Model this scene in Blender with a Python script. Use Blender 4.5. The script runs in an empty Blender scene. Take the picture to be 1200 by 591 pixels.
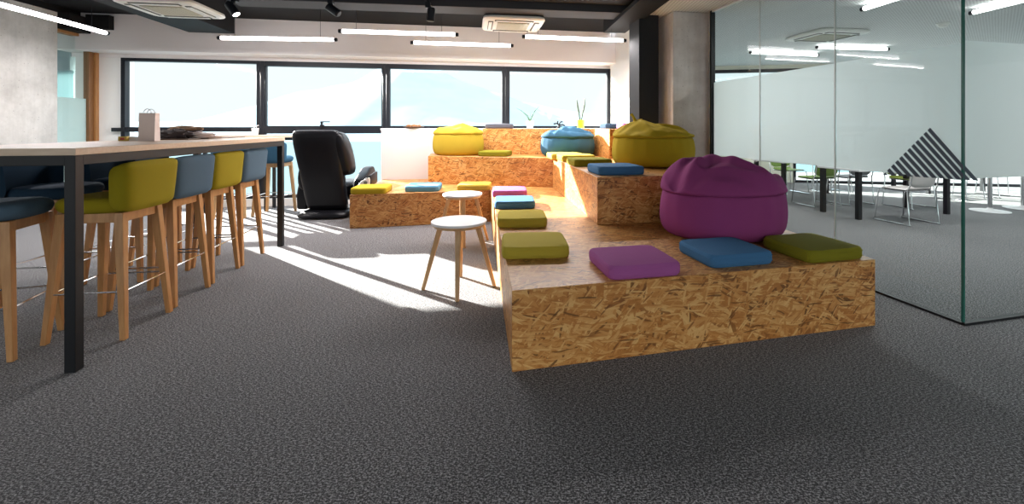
import bpy, bmesh, math, random
from mathutils import Vector, Matrix, noise
random.seed(7)
sc = bpy.context.scene
COL = sc.collection
PI = math.pi

# ------------------------------------------------------------------ camera, world, sun, exposure
F, CX, HY, EYE = 530.0, 640.0, 149.0, 1.2          # measured from the 1200x591 photograph
cam = bpy.data.cameras.new('camera'); cam_o = bpy.data.objects.new('camera', cam); COL.objects.link(cam_o)
cam_o.location = (0, 0, EYE); cam_o.rotation_euler = (PI/2, 0, 0)
cam.sensor_width = 36; cam.lens = F/1200*36
cam.shift_x = (600-CX)/1200; cam.shift_y = -(295.5-HY)/1200
cam.clip_start = 0.05; cam.clip_end = 5000
sc.camera = cam_o

world = bpy.data.worlds.new('sky'); sc.world = world; world.use_nodes = True
wn = world.node_tree; wn.nodes.clear()
w_out = wn.nodes.new('ShaderNodeOutputWorld'); w_bg = wn.nodes.new('ShaderNodeBackground')
w_tc = wn.nodes.new('ShaderNodeTexCoord'); w_sep = wn.nodes.new('ShaderNodeSeparateXYZ'); w_ramp = wn.nodes.new('ShaderNodeValToRGB')
wn.links.new(w_tc.outputs['Generated'], w_sep.inputs[0]); wn.links.new(w_sep.outputs['Z'], w_ramp.inputs[0])
w_ramp.color_ramp.elements[0].position = 0.14; w_ramp.color_ramp.elements[0].color = (0.222, 0.238, 0.241, 1)
e_mid = w_ramp.color_ramp.elements.new(0.32); e_mid.color = (0.95, 0.98, 1.0, 1)
w_ramp.color_ramp.elements[2].position = 0.75; w_ramp.color_ramp.elements[2].color = (0.70, 0.86, 1.0, 1)
wn.links.new(w_ramp.outputs[0], w_bg.inputs[0]); wn.links.new(w_bg.outputs[0], w_out.inputs[0])
w_bg.inputs['Strength'].default_value = 2.6

sun = bpy.data.lights.new('sun', 'SUN'); sun_o = bpy.data.objects.new('sun', sun); COL.objects.link(sun_o)
sun.energy = 23.0; sun.angle = math.radians(0.5); sun.color = (1.0, 0.95, 0.87)
sun_dir = Vector((1.32, -0.96, 0)).normalized() + Vector((0, 0, -0.335))
sun_o.rotation_euler = sun_dir.to_track_quat('-Z', 'Y').to_euler()
sun_o.location = (-8, 12, 8)

sc.view_settings.view_transform = 'Standard'; sc.view_settings.look = 'None'
sc.view_settings.gamma = 1.0; sc.view_settings.use_curve_mapping = False
sc.view_settings.exposure = 0.8
sc.cycles.use_denoising = True
sc.cycles.max_bounces = 9; sc.cycles.diffuse_bounces = 5; sc.cycles.transparent_max_bounces = 16
sc.cycles.sample_clamp_indirect = 6; sc.cycles.caustics_reflective = False; sc.cycles.caustics_refractive = False

# ------------------------------------------------------------------ materials
MATS = {}
def base_mat(name, col, rough=0.6, metal=0.0, spec=0.5, emit=None, estr=0):
    m = bpy.data.materials.new(name); m.use_nodes = True
    b = m.node_tree.nodes['Principled BSDF']
    b.inputs['Base Color'].default_value = (*col, 1); b.inputs['Roughness'].default_value = rough
    b.inputs['Metallic'].default_value = metal; b.inputs['Specular IOR Level'].default_value = spec
    if emit: b.inputs['Emission Color'].default_value = (*emit, 1); b.inputs['Emission Strength'].default_value = estr
    MATS[name] = m
    return m, m.node_tree, b
def N(nt, t, **kw):
    n = nt.nodes.new(t)
    for k, v in kw.items(): setattr(n, k, v)
    return n
def ramp(nt, src, stops):
    r = N(nt, 'ShaderNodeValToRGB'); e = r.color_ramp.elements
    while len(e) < len(stops): e.new(0.5)
    for i, (p, c) in enumerate(stops):
        e[i].position = p; e[i].color = (*c, 1) if len(c) == 3 else c
    nt.links.new(src, r.inputs[0]); return r.outputs[0]
def mixc(nt, fac, a, b, mode='MIX'):
    m = N(nt, 'ShaderNodeMix', data_type='RGBA', blend_type=mode)
    for s, v in ((m.inputs[0], fac), (m.inputs[6], a), (m.inputs[7], b)):
        if hasattr(v, 'links'): nt.links.new(v, s)
        else: s.default_value = v if not isinstance(v, tuple) or len(v) == 4 else (*v, 1)
    return m.outputs[2]
def math_n(nt, op, a, b=None):
    m = N(nt, 'ShaderNodeMath', operation=op)
    for s, v in ((m.inputs[0], a), (m.inputs[1], b)):
        if v is None: continue
        if hasattr(v, 'links'): nt.links.new(v, s)
        else: s.default_value = v
    return m.outputs[0]
def bump(nt, b, h, strength=0.3, dist=0.01):
    n = N(nt, 'ShaderNodeBump'); n.inputs['Strength'].default_value = strength; n.inputs['Distance'].default_value = dist
    nt.links.new(h, n.inputs['Height']); nt.links.new(n.outputs[0], b.inputs['Normal'])
def coords(nt, kind='Object'): return N(nt, 'ShaderNodeTexCoord').outputs[kind]
def noise_n(nt, vec, scale, detail=3, rough=0.5):
    n = N(nt, 'ShaderNodeTexNoise'); n.inputs['Scale'].default_value = scale; n.inputs['Detail'].default_value = detail
    n.inputs['Roughness'].default_value = rough; nt.links.new(vec, n.inputs['Vector']); return n.outputs['Fac']

def m_fabric(name, col, scale=420):
    m, nt, b = base_mat(name, col, 0.9, 0, 0.2)
    tc = coords(nt)
    n1 = noise_n(nt, tc, scale, 2); n2 = noise_n(nt, tc, 9, 3)
    c = mixc(nt, n1, tuple(x*0.78 for x in col), tuple(min(1, x*1.2) for x in col))
    c = mixc(nt, math_n(nt, 'MULTIPLY', n2, 0.35), c, tuple(x*0.8 for x in col))
    nt.links.new(c, b.inputs['Base Color'])
    bump(nt, b, n1, 0.25, 0.002)
    return m
def m_wood(name, c1, c2, rough=0.45, stretch=(9, 9, 0.9), scale=6):
    m, nt, b = base_mat(name, c1, rough)
    mp = N(nt, 'ShaderNodeMapping'); mp.inputs['Scale'].default_value = stretch
    nt.links.new(coords(nt), mp.inputs[0])
    f = noise_n(nt, mp.outputs[0], scale, 5, 0.6)
    c = ramp(nt, f, [(0.3, c1), (0.7, c2)]); nt.links.new(c, b.inputs['Base Color'])
    return m
def m_osb(name):
    m, nt, b = base_mat(name, (0.6, 0.35, 0.14), 0.42, 0, 0.4)
    uv = N(nt, 'ShaderNodeUVMap').outputs[0]
    warp = N(nt, 'ShaderNodeTexNoise'); warp.inputs['Scale'].default_value = 5; warp.inputs['Detail'].default_value = 1
    nt.links.new(uv, warp.inputs['Vector'])
    wv = N(nt, 'ShaderNodeVectorMath', operation='MULTIPLY_ADD'); wv.inputs[1].default_value = (0.06, 0.06, 0)
    nt.links.new(warp.outputs['Color'], wv.inputs[0]); nt.links.new(uv, wv.inputs[2])
    fine = noise_n(nt, uv, 60, 4, 0.7)
    col = ramp(nt, fine, [(0.3, (0.34, 0.12, 0.026)), (0.7, (0.57, 0.25, 0.065))])
    layers = [(10, 3.8, 14, 0.35), (-30, 4.6, 18, 0.45), (64, 6, 26, 0.55), (-66, 8, 38, 0.6), (35, 6, 40, 0.5), (-12, 5, 44, 0.5), (100, 9, 50, 0.66), (22, 10, 75, 0.55), (-45, 11, 80, 0.6), (3, 8, 95, 0.6)]
    for i, (ang, sx, sy, th) in enumerate(layers):
        mp = N(nt, 'ShaderNodeMapping', vector_type='POINT'); mp.inputs['Rotation'].default_value = (0, 0, math.radians(ang))
        mp.inputs['Location'].default_value = (i*3.7, i*1.9, 0)
        nt.links.new(wv.outputs[0], mp.inputs[0])
        sm = N(nt, 'ShaderNodeVectorMath', operation='MULTIPLY'); sm.inputs[1].default_value = (sx, sy, 0)
        nt.links.new(mp.outputs[0], sm.inputs[0])
        gr = N(nt, 'ShaderNodeVectorMath', operation='MULTIPLY'); gr.inputs[1].default_value = (1.2, 5, 0); nt.links.new(sm.outputs[0], gr.inputs[0])
        grain = noise_n(nt, gr.outputs[0], 1.0, 2, 0.6)
        vo = N(nt, 'ShaderNodeTexVoronoi', voronoi_dimensions='2D', feature='F1'); vo.inputs['Scale'].default_value = 1
        nt.links.new(sm.outputs[0], vo.inputs['Vector'])
        sp = N(nt, 'ShaderNodeSeparateColor'); nt.links.new(vo.outputs['Color'], sp.inputs[0])
        dd = math_n(nt, 'ADD', vo.outputs['Distance'], math_n(nt, 'MULTIPLY', grain, 0.35))
        mask = math_n(nt, 'MULTIPLY', math_n(nt, 'GREATER_THAN', sp.outputs[0], th), math_n(nt, 'LESS_THAN', dd, 0.62))
        fc = ramp(nt, sp.outputs[1], [(0.0, (0.022, 0.007, 0.002)), (0.075, (0.13, 0.036, 0.008)), (0.16, (0.40, 0.145, 0.030)), (0.5, (0.60, 0.27, 0.072)), (1.0, (0.84, 0.52, 0.20))])
        fc = mixc(nt, math_n(nt, 'MULTIPLY', grain, 0.55), fc, (0.36, 0.155, 0.036))
        col = mixc(nt, math_n(nt, 'MULTIPLY', mask, 0.85), col, fc)
    nt.links.new(col, b.inputs['Base Color'])
    bump(nt, b, fine, 0.15, 0.002)
    return m
def m_carpet(name):
    m, nt, b = base_mat(name, (0.05, 0.05, 0.053), 0.95, 0, 0.25)
    tc = coords(nt)
    n1 = noise_n(nt, tc, 150, 3, 0.75)
    mp = N(nt, 'ShaderNodeMapping'); mp.inputs['Scale'].default_value = (1, 3.2, 1); mp.inputs['Rotation'].default_value = (0, 0, math.radians(-25)); nt.links.new(tc, mp.inputs[0])
    n3 = noise_n(nt, mp.outputs[0], 65, 2, 0.7)
    s = math_n(nt, 'ADD', math_n(nt, 'MULTIPLY', n1, 0.6), math_n(nt, 'MULTIPLY', n3, 0.4))
    c = ramp(nt, s, [(0.43, (0.010, 0.010, 0.012)), (0.5, (0.062, 0.060, 0.063)), (0.575, (0.38, 0.375, 0.385))])
    nt.links.new(c, b.inputs['Base Color'])
    b.inputs['Sheen Weight'].default_value = 0.15
    bump(nt, b, n1, 0.35, 0.004)
    return m
def m_concrete(name, c1, c2):
    m, nt, b = base_mat(name, c1, 0.85, 0, 0.3)
    tc = coords(nt)
    f = noise_n(nt, tc, 2.2, 8, 0.68)
    mp = N(nt, 'ShaderNodeMapping'); mp.inputs['Scale'].default_value = (14, 14, 0.8); nt.links.new(tc, mp.inputs[0])
    st = noise_n(nt, mp.outputs[0], 2.2, 3)
    c = ramp(nt, f, [(0.3, c1), (0.66, c2)])
    c = mixc(nt, math_n(nt, 'MULTIPLY', st, 0.3), c, tuple(x*0.62 for x in c1))
    vo = N(nt, 'ShaderNodeTexVoronoi'); vo.inputs['Scale'].default_value = 16; nt.links.new(tc, vo.inputs['Vector'])
    pit = math_n(nt, 'LESS_THAN', vo.outputs['Distance'], 0.10)
    c = mixc(nt, math_n(nt, 'MULTIPLY', pit, 0.45), c, tuple(x*0.4 for x in c1))
    nt.links.new(c, b.inputs['Base Color']); bump(nt, b, f, 0.25, 0.01)
    return m
def m_glass(name, tint=(0.93, 0.98, 0.96), refl=1.0):
    m = bpy.data.materials.new(name); m.use_nodes = True; nt = m.node_tree; nt.nodes.clear()
    o = N(nt, 'ShaderNodeOutputMaterial'); mx = N(nt, 'ShaderNodeMixShader'); tr = N(nt, 'ShaderNodeBsdfTransparent'); gl = N(nt, 'ShaderNodeBsdfGlossy'); fr = N(nt, 'ShaderNodeFresnel')
    tr.inputs[0].default_value = (*tint, 1); gl.inputs['Roughness'].default_value = 0.02; fr.inputs['IOR'].default_value = 1.35
    gl.inputs['Color'].default_value = (refl, refl, refl, 1)
    gm = N(nt, 'ShaderNodeNewGeometry'); nt.links.new(math_n(nt, 'MULTIPLY', fr.outputs[0], math_n(nt, 'SUBTRACT', 1.0, gm.outputs['Backfacing'])), mx.inputs[0]); nt.links.new(tr.outputs[0], mx.inputs[1]); nt.links.new(gl.outputs[0], mx.inputs[2]); nt.links.new(mx.outputs[0], o.inputs[0])
    MATS[name] = m; return m
def m_frost(name, col, tl=0.72):
    m = bpy.data.materials.new(name); m.use_nodes = True; nt = m.node_tree; nt.nodes.clear()
    o = N(nt, 'ShaderNodeOutputMaterial'); mx = N(nt, 'ShaderNodeMixShader'); t = N(nt, 'ShaderNodeBsdfTranslucent'); d = N(nt, 'ShaderNodeBsdfDiffuse')
    t.inputs[0].default_value = (*col, 1); d.inputs[0].default_value = (*[c*0.85 for c in col], 1); mx.inputs[0].default_value = 1-tl
    nt.links.new(t.outputs[0], mx.inputs[1]); nt.links.new(d.outputs[0], mx.inputs[2]); nt.links.new(mx.outputs[0], o.inputs[0])
    MATS[name] = m; return m
def m_tiles(name, col):
    m, nt, b = base_mat(name, col, 0.8)
    tc = coords(nt); vo = N(nt, 'ShaderNodeTexVoronoi', voronoi_dimensions='2D'); vo.inputs['Scale'].default_value = 26; vo.inputs['Randomness'].default_value = 0.0
    nt.links.new(tc, vo.inputs['Vector'])
    k = math_n(nt, 'LESS_THAN', vo.outputs['Distance'], 0.2)
    nt.links.new(mixc(nt, k, col, tuple(x*0.35 for x in col)), b.inputs['Base Color']); return m

m_carpet('carpet'); m_osb('osb')
m_concrete('concrete', (0.40, 0.385, 0.365), (0.66, 0.645, 0.62))
m_concrete('concrete_pillar', (0.46, 0.395, 0.36), (0.72, 0.665, 0.63))
base_mat('white_wall', (0.80, 0.77, 0.765), 0.8); base_mat('white_paint', (0.82, 0.81, 0.79), 0.5); base_mat('cabinet_white', (0.60, 0.575, 0.575), 0.5); base_mat('beige_paint', (0.62, 0.62, 0.52), 0.7)
base_mat('ceiling_white', (0.72, 0.71, 0.68), 0.85); m_tiles('ceiling_tile', (0.66, 0.68, 0.67))
base_mat('ceiling_black', (0.009, 0.009, 0.010), 0.85, 0, 0.2); base_mat('beam_black', (0.008, 0.008, 0.009), 0.7, 0, 0.2); base_mat('beam_grey', (0.045, 0.045, 0.05), 0.7, 0, 0.2); base_mat('office_wall', (0.30, 0.38, 0.40), 0.8)
base_mat('frame_black', (0.008, 0.010, 0.015), 0.45, 0, 0.3); base_mat('steel_black', (0.008, 0.009, 0.011), 0.45, 0, 0.3); base_mat('column_black', (0.007, 0.007, 0.009), 0.68, 0, 0.4)
base_mat('door_wood_dark', (0.2, 0.09, 0.03), 0.4)
m_wood('door_wood', (0.30, 0.13, 0.04), (0.42, 0.21, 0.07)); m_wood('leg_wood', (0.42, 0.195, 0.065), (0.56, 0.29, 0.11), 0.4)
m_wood('leg_wood_pale', (0.44, 0.25, 0.105), (0.58, 0.36, 0.17), 0.45)
m_wood('table_oak', (0.66, 0.48, 0.34), (0.74, 0.57, 0.42), 0.38, (1.2, 9, 9), 5)
base_mat('chrome', (0.75, 0.75, 0.76), 0.16, 1.0); base_mat('white_laminate', (0.80, 0.79, 0.80), 0.35); base_mat('plastic_white', (0.78, 0.78, 0.74), 0.45)
base_mat('vent_dark', (0.10, 0.10, 0.09), 0.7); base_mat('grille', (0.46, 0.45, 0.36), 0.6)
m_fabric('fab_olive', (0.46, 0.36, 0.04)); m_fabric('fab_green', (0.215, 0.195, 0.012)); m_fabric('fab_yellow', (0.52, 0.40, 0.06)); m_fabric('fab_mustard', (0.42, 0.31, 0.02)); m_fabric('bag_mustard', (0.42, 0.29, 0.012)); m_fabric('bag_yellow', (0.44, 0.32, 0.03))
m_fabric('fab_purple', (0.37, 0.10, 0.30)); m_fabric('bag_purple', (0.29, 0.052, 0.185)); m_fabric('fab_blue', (0.055, 0.165, 0.32)); m_fabric('bag_blue', (0.035, 0.105, 0.175)); m_fabric('fab_sky', (0.12, 0.30, 0.46))
m_fabric('fab_navy', (0.035, 0.07, 0.12)); m_fabric('stool_blue', (0.085, 0.14, 0.195)); m_fabric('stool_navy', (0.018, 0.045, 0.08)); m_fabric('stool_olive', (0.31, 0.245, 0.010)); m_fabric('fab_grey', (0.10, 0.10, 0.12))
base_mat('leather_black', (0.005, 0.005, 0.007), 0.35, 0, 0.22); base_mat('silver', (0.62, 0.60, 0.57), 0.35, 0.1)
m_glass('window_glass', (0.97, 0.99, 1.0), 0.5); m_glass('partition_glass', (0.92, 0.965, 0.955), 0.75); base_mat('glass_edge', (0.025, 0.14, 0.11), 0.25)
m_frost('frost', (0.96, 0.985, 0.985)); m_frost('blind', (0.42, 0.55, 0.57), 0.45); base_mat('decal', (0.045, 0.065, 0.09), 0.6)
base_mat('lamp_glow', (1, 1, 1), 0.5, emit=(1.0, 0.96, 0.97), estr=6.0)
base_mat('kraft', (0.42, 0.26, 0.16), 0.8); base_mat('paper_pink', (0.90, 0.76, 0.71), 0.8); base_mat('paper_white', (0.82, 0.80, 0.80), 0.7); base_mat('bag_dark', (0.07, 0.05, 0.05), 0.6)
base_mat('box_yellow', (0.62, 0.45, 0.08), 0.6); base_mat('tray_brown', (0.16, 0.09, 0.05), 0.5); base_mat('biscuit', (0.36, 0.16, 0.06), 0.8); base_mat('red_print', (0.55, 0.08, 0.05), 0.6)
base_mat('pot_lime', (0.36, 0.62, 0.02), 0.4); base_mat('leaf', (0.10, 0.20, 0.06), 0.6); base_mat('leaf_dark', (0.05, 0.09, 0.06), 0.6); base_mat('vase', (0.62, 0.75, 0.76), 0.25)
base_mat('chair_green', (0.13, 0.21, 0.04), 0.5); base_mat('chair_olive', (0.20, 0.24, 0.03), 0.5); base_mat('chair_white', (0.68, 0.63, 0.62), 0.5); base_mat('chair_grey', (0.15, 0.16, 0.17), 0.5)
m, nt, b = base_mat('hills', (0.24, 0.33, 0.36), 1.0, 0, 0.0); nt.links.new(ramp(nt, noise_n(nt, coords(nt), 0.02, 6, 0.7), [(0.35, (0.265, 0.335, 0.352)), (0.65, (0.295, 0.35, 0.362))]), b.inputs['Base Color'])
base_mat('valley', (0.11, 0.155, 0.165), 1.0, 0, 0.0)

# ------------------------------------------------------------------ mesh helpers
def link(name, bm, mat, parent=None, smooth=True, bevel=0, seg=2, loc=None, rz=None, subsurf=0):
    bmesh.ops.recalc_face_normals(bm, faces=bm.faces[:])
    if smooth:
        for f in bm.faces: f.smooth = True
        for e in bm.edges:
            if len(e.link_faces) == 2 and e.calc_face_angle(0) > math.radians(38): e.smooth = False
    me = bpy.data.meshes.new(name); bm.to_mesh(me); bm.free()
    for k in (mat if isinstance(mat, (list, tuple)) else [mat]): me.materials.append(MATS[k])
    o = bpy.data.objects.new(name, me); COL.objects.link(o)
    if parent: o.parent = parent
    if loc is not None: o.location = loc
    if rz is not None: o.rotation_euler = (0, 0, rz)
    if bevel:
        md = o.modifiers.new('bevel', 'BEVEL'); md.width = bevel; md.segments = seg; md.limit_method = 'ANGLE'; md.angle_limit = math.radians(40)
        if smooth and seg >= 2: md.harden_normals = False
        for e_ in me.edges: e_.use_edge_sharp = False if seg >= 3 else e_.use_edge_sharp
    if subsurf:
        md = o.modifiers.new('sub', 'SUBSURF'); md.levels = subsurf; md.render_levels = subsurf
    return o
def tag(o, label, cat, group=None, kind=None):
    o['label'] = label; o['category'] = cat
    if group: o['group'] = group
    if kind: o['kind'] = kind
    return o
def thing(name, label, cat, loc=(0, 0, 0), rz=0, group=None):
    o = bpy.data.objects.new(name, None); COL.objects.link(o); o.location = loc; o.rotation_euler = (0, 0, rz)
    o.empty_display_size = 0.1
    return tag(o, label, cat, group)
def struct(name, bm, mat, label=None, cat=None, **kw):
    o = link(name, bm, mat, **kw)
    o['kind'] = 'structure'
    if label: o['label'] = label
    o['category'] = cat or name.split('_')[0]
    return o
def BM(): return bmesh.new()
def box(bm, x0, x1, y0, y1, z0, z1, mi=0, M=None):
    vs = [bm.verts.new(Vector(p) if M is None else M @ Vector(p)) for p in
          [(x0,y0,z0),(x1,y0,z0),(x1,y1,z0),(x0,y1,z0),(x0,y0,z1),(x1,y0,z1),(x1,y1,z1),(x0,y1,z1)]]
    for f in ((0,3,2,1),(4,5,6,7),(0,1,5,4),(1,2,6,5),(2,3,7,6),(3,0,4,7)):
        bm.faces.new([vs[i] for i in f]).material_index = mi
    return bm
def prism(bm, pts, z0, z1, mi=0):
    lo = [bm.verts.new((x, y, z0)) for x, y in pts]; hi = [bm.verts.new((x, y, z1)) for x, y in pts]
    bm.faces.new(lo[::-1]).material_index = mi; bm.faces.new(hi).material_index = mi
    n = len(pts)
    for i in range(n): bm.faces.new((lo[i], lo[(i+1)%n], hi[(i+1)%n], hi[i])).material_index = mi
    return bm
def tube(bm, pts, r, seg=8, closed=False, mi=0):
    pts = [Vector(p) for p in pts]; n = len(pts); rings = []
    rr = r if isinstance(r, (list, tuple)) else [r]*n
    for i, p in enumerate(pts):
        if closed: t = (pts[(i+1)%n]-pts[i-1])
        else: t = (pts[min(i+1, n-1)]-pts[max(i-1, 0)])
        t.normalize()
        a = Vector((0, 0, 1)) if abs(t.z) < 0.95 else Vector((1, 0, 0))
        u = t.cross(a).normalized(); v = t.cross(u)
        rings.append([bm.verts.new(p+(u*math.cos(2*PI*k/seg)+v*math.sin(2*PI*k/seg))*rr[i]) for k in range(seg)])
    for i in range(n if closed else n-1):
        a, b_ = rings[i], rings[(i+1)%n]
        for k in range(seg): bm.faces.new((a[k], a[(k+1)%seg], b_[(k+1)%seg], b_[k])).material_index = mi
    if not closed: bm.faces.new(rings[0][::-1]); bm.faces.new(rings[-1])
    return bm
def lathe(bm, prof, seg=32, c=(0, 0), sx=1, sy=1, pw=2.0, mi=0):
    """prof: list of (r, z); closed at top and bottom; pw > 2 squares the ring off"""
    rings = []
    for r, z in prof:
        ring = []
        for k in range(seg):
            a = 2*PI*k/seg; ca, sa = math.cos(a), math.sin(a)
            q = (abs(ca)**pw+abs(sa)**pw)**(-1/pw)
            ring.append(bm.verts.new((c[0]+r*ca*q*sx, c[1]+r*sa*q*sy, z)))
        rings.append(ring)
    for a, b_ in zip(rings, rings[1:]):
        for k in range(seg): bm.faces.new((a[k], a[(k+1)%seg], b_[(k+1)%seg], b_[k])).material_index = mi
    bm.faces.new(rings[0][::-1]); bm.faces.new(rings[-1])
    return bm
def bar(bm, p0, p1, w0, w1, d0=None, d1=None, rz=0, mi=0):
    """tapered rectangular bar between two points, horizontal cross-sections"""
    d0 = d0 or w0; d1 = d1 or w1; vs = []
    for p, w, d in ((p0, w0, d0), (p1, w1, d1)):
        for sx, sy in ((-1,-1),(1,-1),(1,1),(-1,1)):
            x, y = sx*w/2, sy*d/2
            vs.append(bm.verts.new((p[0]+x*math.cos(rz)-y*math.sin(rz), p[1]+x*math.sin(rz)+y*math.cos(rz), p[2])))
    for f in ((0,3,2,1),(4,5,6,7),(0,1,5,4),(1,2,6,5),(2,3,7,6),(3,0,4,7)): bm.faces.new([vs[i] for i in f]).material_index = mi
    return bm
def slab(bm, nx, ny, fn, thick):
    """curved padded sheet: fn(s,t)->(point, normal); thickness rounded off to the rim"""
    g = {}
    for side in (0, 1):
        for i in range(nx+1):
            for j in range(ny+1):
                s, t = -1+2*i/nx, -1+2*j/ny
                rim = i in (0, nx) or j in (0, ny)
                if rim and side: g[1, i, j] = g[0, i, j]; continue
                p, n = fn(s, t); m_ = max(abs(s), abs(t))
                h = thick/2*math.sqrt(max(0, 1-m_**6))
                g[side, i, j] = bm.verts.new(p+n*(h if side == 0 else -h))
    for side in (0, 1):
        for i in range(nx):
            for j in range(ny):
                q = [g[side, i, j], g[side, i+1, j], g[side, i+1, j+1], g[side, i, j+1]]
                bm.faces.new(q if side == 0 else q[::-1])
    return bm
def sqr(s, t, k=0.3):
    """soften the corners of the unit square"""
    return s*math.sqrt(1-k*t**8*0.5 if abs(t) <= 1 else 1)*(1-k*0.25*(s*s)*(t**6)), t*(1-k*0.25*(t*t)*(s**6))
def copy_tree(o, parent=None):
    c = o.copy(); COL.objects.link(c)
    if parent: c.parent = parent
    for ch in list(o.children):
        copy_tree(ch, c)
    return c
def P(px, py, z):
    d = (EYE-z)*F/(py-HY); return Vector(((px-CX)/F*d, d, z))
def PX(px, d): return (px-CX)/F*d

A9 = math.radians(9.3)                       # the building runs about nine degrees off the view axis
UX, UY = (math.cos(A9), math.sin(A9)), (-math.sin(A9), math.cos(A9))
# window wall line
WO = Vector((-6.16, 6.60)); AW = math.radians(9.9); WD = Vector((math.cos(AW), math.sin(AW))); WN = Vector((math.sin(AW), -math.cos(AW)))
def ws(px):
    r = (px-CX)/F; return (r*WO.y-WO.x)/(WD.x-r*WD.y)
def wp(s, off=0): return WO+WD*s+WN*off
def wbox(bm, s0, s1, o0, o1, z0, z1, mi=0):
    prism(bm, [tuple(wp(s0, o0)), tuple(wp(s1, o0)), tuple(wp(s1, o1)), tuple(wp(s0, o1))], z0, z1, mi); return bm

# ------------------------------------------------------------------ room shell
CZ = 2.78
bm = BM(); prism(bm, [(-10, -4), (12, -4), (12, 12.0), (2.2, 12.0), (1.20, 7.98), (-6.6, 6.58), (-10, 6.0)], -0.12, 0.0)
struct('floor', bm, 'carpet', 'dark grey speckled carpet floor')
bm = BM(); prism(bm, [(-10, -4), (3.1, -4), (1.0, 7.93), (-6.6, 6.6), (-10, 6.0)], CZ, CZ+0.15)
struct('ceiling', bm, 'ceiling_black', 'black painted open ceiling')
# white dropped ceiling over the pillar and the meeting room
bm = BM(); prism(bm, [(2.55, -4), (12, -4), (12, 11), (2.0, 11), (1.35, 7.9), (1.13, 5.36), (1.30, 4.25)], 2.55, 2.77)
struct('ceiling_dropped', bm, 'ceiling_tile', 'white dropped ceiling over the meeting room', 'ceiling')
S0, S1 = ws(143), ws(716)
# wall above the windows, with the drop in front
bm = BM(); wbox(bm, ws(112)-0.3, S1+0.25, 0.0, -0.25, 2.21, CZ); wbox(bm, ws(112)-0.3, S1+0.05, 0.32, 0.0, 2.27, CZ)
struct('wall_back', bm, 'white_wall', 'white wall band above the windows', bevel=0.004)
bm = BM(); wbox(bm, ws(112)-0.25, S0, 0.0, -0.25, 0, 2.21)
struct('wall_back_left', bm, 'white_paint', 'narrow white wall left of the windows', 'wall')
bm = BM(); wbox(bm, S0-0.01, S1, 0.10, -0.2, 0, 0.11)
struct('trim_1', bm, 'white_paint', 'low white sill kerb under the windows', 'trim')
mull = [143, 306, 453, 592, 716]
for i in range(4):
    s0, s1 = ws(mull[i]), ws(mull[i+1]); w = 0.055
    root = bpy.data.objects.new('window_%d' % (i+1), None); COL.objects.link(root); root['kind'] = 'structure'; root['category'] = 'window'
    root['label'] = ['leftmost wide window behind the bar table', 'window behind the black massage chair', 'window above the plate of biscuits', 'rightmost window behind the potted plants'][i]
    bm = BM()
    wbox(bm, s0, s0+w, 0.03, -0.07, 0.11, 2.21); wbox(bm, s1-w, s1, 0.03, -0.07, 0.11, 2.21)
    wbox(bm, s0+w, s1-w, 0.03, -0.07, 2.165-(0.03 if i else 0), 2.21); wbox(bm, s0+w, s1-w, 0.03, -0.07, 0.11, 0.16)
    tz = 1.13 if i == 0 else 1.10
    wbox(bm, s0+w, s1-w, 0.05, -0.07, tz, tz+(0.07 if i == 0 else 0.12))
    if i == 0: wbox(bm, s0-0.10, s0+w, 0.06, 0.0, tz+0.005, tz+0.06)
    if i in (1, 3): wbox(bm, s0+w, s0+w+0.02, 0.02, -0.05, 1.2, 2.14); wbox(bm, s1-w-0.02, s1-w, 0.02, -0.05, 1.2, 2.14)
    link('window_frame', bm, 'frame_black', root, bevel=0.003, seg=1)
    bm = BM(); wbox(bm, s0+w, s1-w, -0.02, -0.035, 0.15, 2.17); link('glass_pane', bm, 'window_glass', root)
    if i == 1:
        sm = (ws(379)); bm = BM(); wbox(bm, sm-0.03, sm+0.03, 0.08, 0.05, 1.20, 1.235); wbox(bm, sm-0.012, sm+0.012, 0.11, 0.05, 1.225, 1.285); wbox(bm, sm-0.012, sm+0.13, 0.13, 0.11, 1.272, 1.29)
        link('window_handle', bm, 'frame_black', root, bevel=0.003)

# left wall: glazed door in wood frame, then concrete
LO = Vector((-6.48, 6.54)); LD = Vector((0.15, -0.989)); LN = Vector((-0.989, -0.15))
def lbox(bm, k0, k1, o0, o1, z0, z1, mi=0):
    q = [LO+LD*k0+LN*o0, LO+LD*k1+LN*o0, LO+LD*k1+LN*o1, LO+LD*k0+LN*o1]
    prism(bm, [tuple(v) for v in q], z0, z1, mi); return bm
bm = BM(); lbox(bm, 0.64, 7.0, 0, 0.3, 0, 2.70); struct('wall_left', bm, 'concrete', 'bare concrete wall at the left')
bm = BM(); lbox(bm, -0.1, 7.0, -0.02, 0.3, 2.70, CZ); lbox(bm, 0.06, 0.64, -0.14, 0.1, 2.49, 2.70); lbox(bm, 0.0, 0.4, -0.42, -0.14, 2.55, 2.74)
struct('trim_2', bm, 'beam_black', 'black duct above the glazed door', 'trim')
root = bpy.data.objects.new('door_1', None); COL.objects.link(root); root['kind'] = 'structure'; root['category'] = 'door'; root['label'] = 'glazed door in a brown wooden frame left of the windows'
bm = BM(); lbox(bm, -0.02, 0.05, -0.01, 0.12, 0, 2.49); lbox(bm, 0.05, 0.64, 0.0, 0.10, 2.45, 2.49); link('door_frame', bm, 'door_wood', root, bevel=0.004)
bm = BM(); lbox(bm, 0.05, 0.13, 0.015, 0.09, 0, 2.45); link('door_stile', bm, 'door_wood_dark', root, bevel=0.004)
bm = BM(); lbox(bm, 0.13, 0.64, 0.04, 0.052, 0.02, 2.45); link('glass_pane', bm, 'partition_glass', root)
bm = BM(); lbox(bm, 0.13, 0.64, 0.054, 0.057, 0.02, 1.6); link('frosted_film', bm, 'frost', root)
for zz in (2.05, 1.72):
    pass
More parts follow.
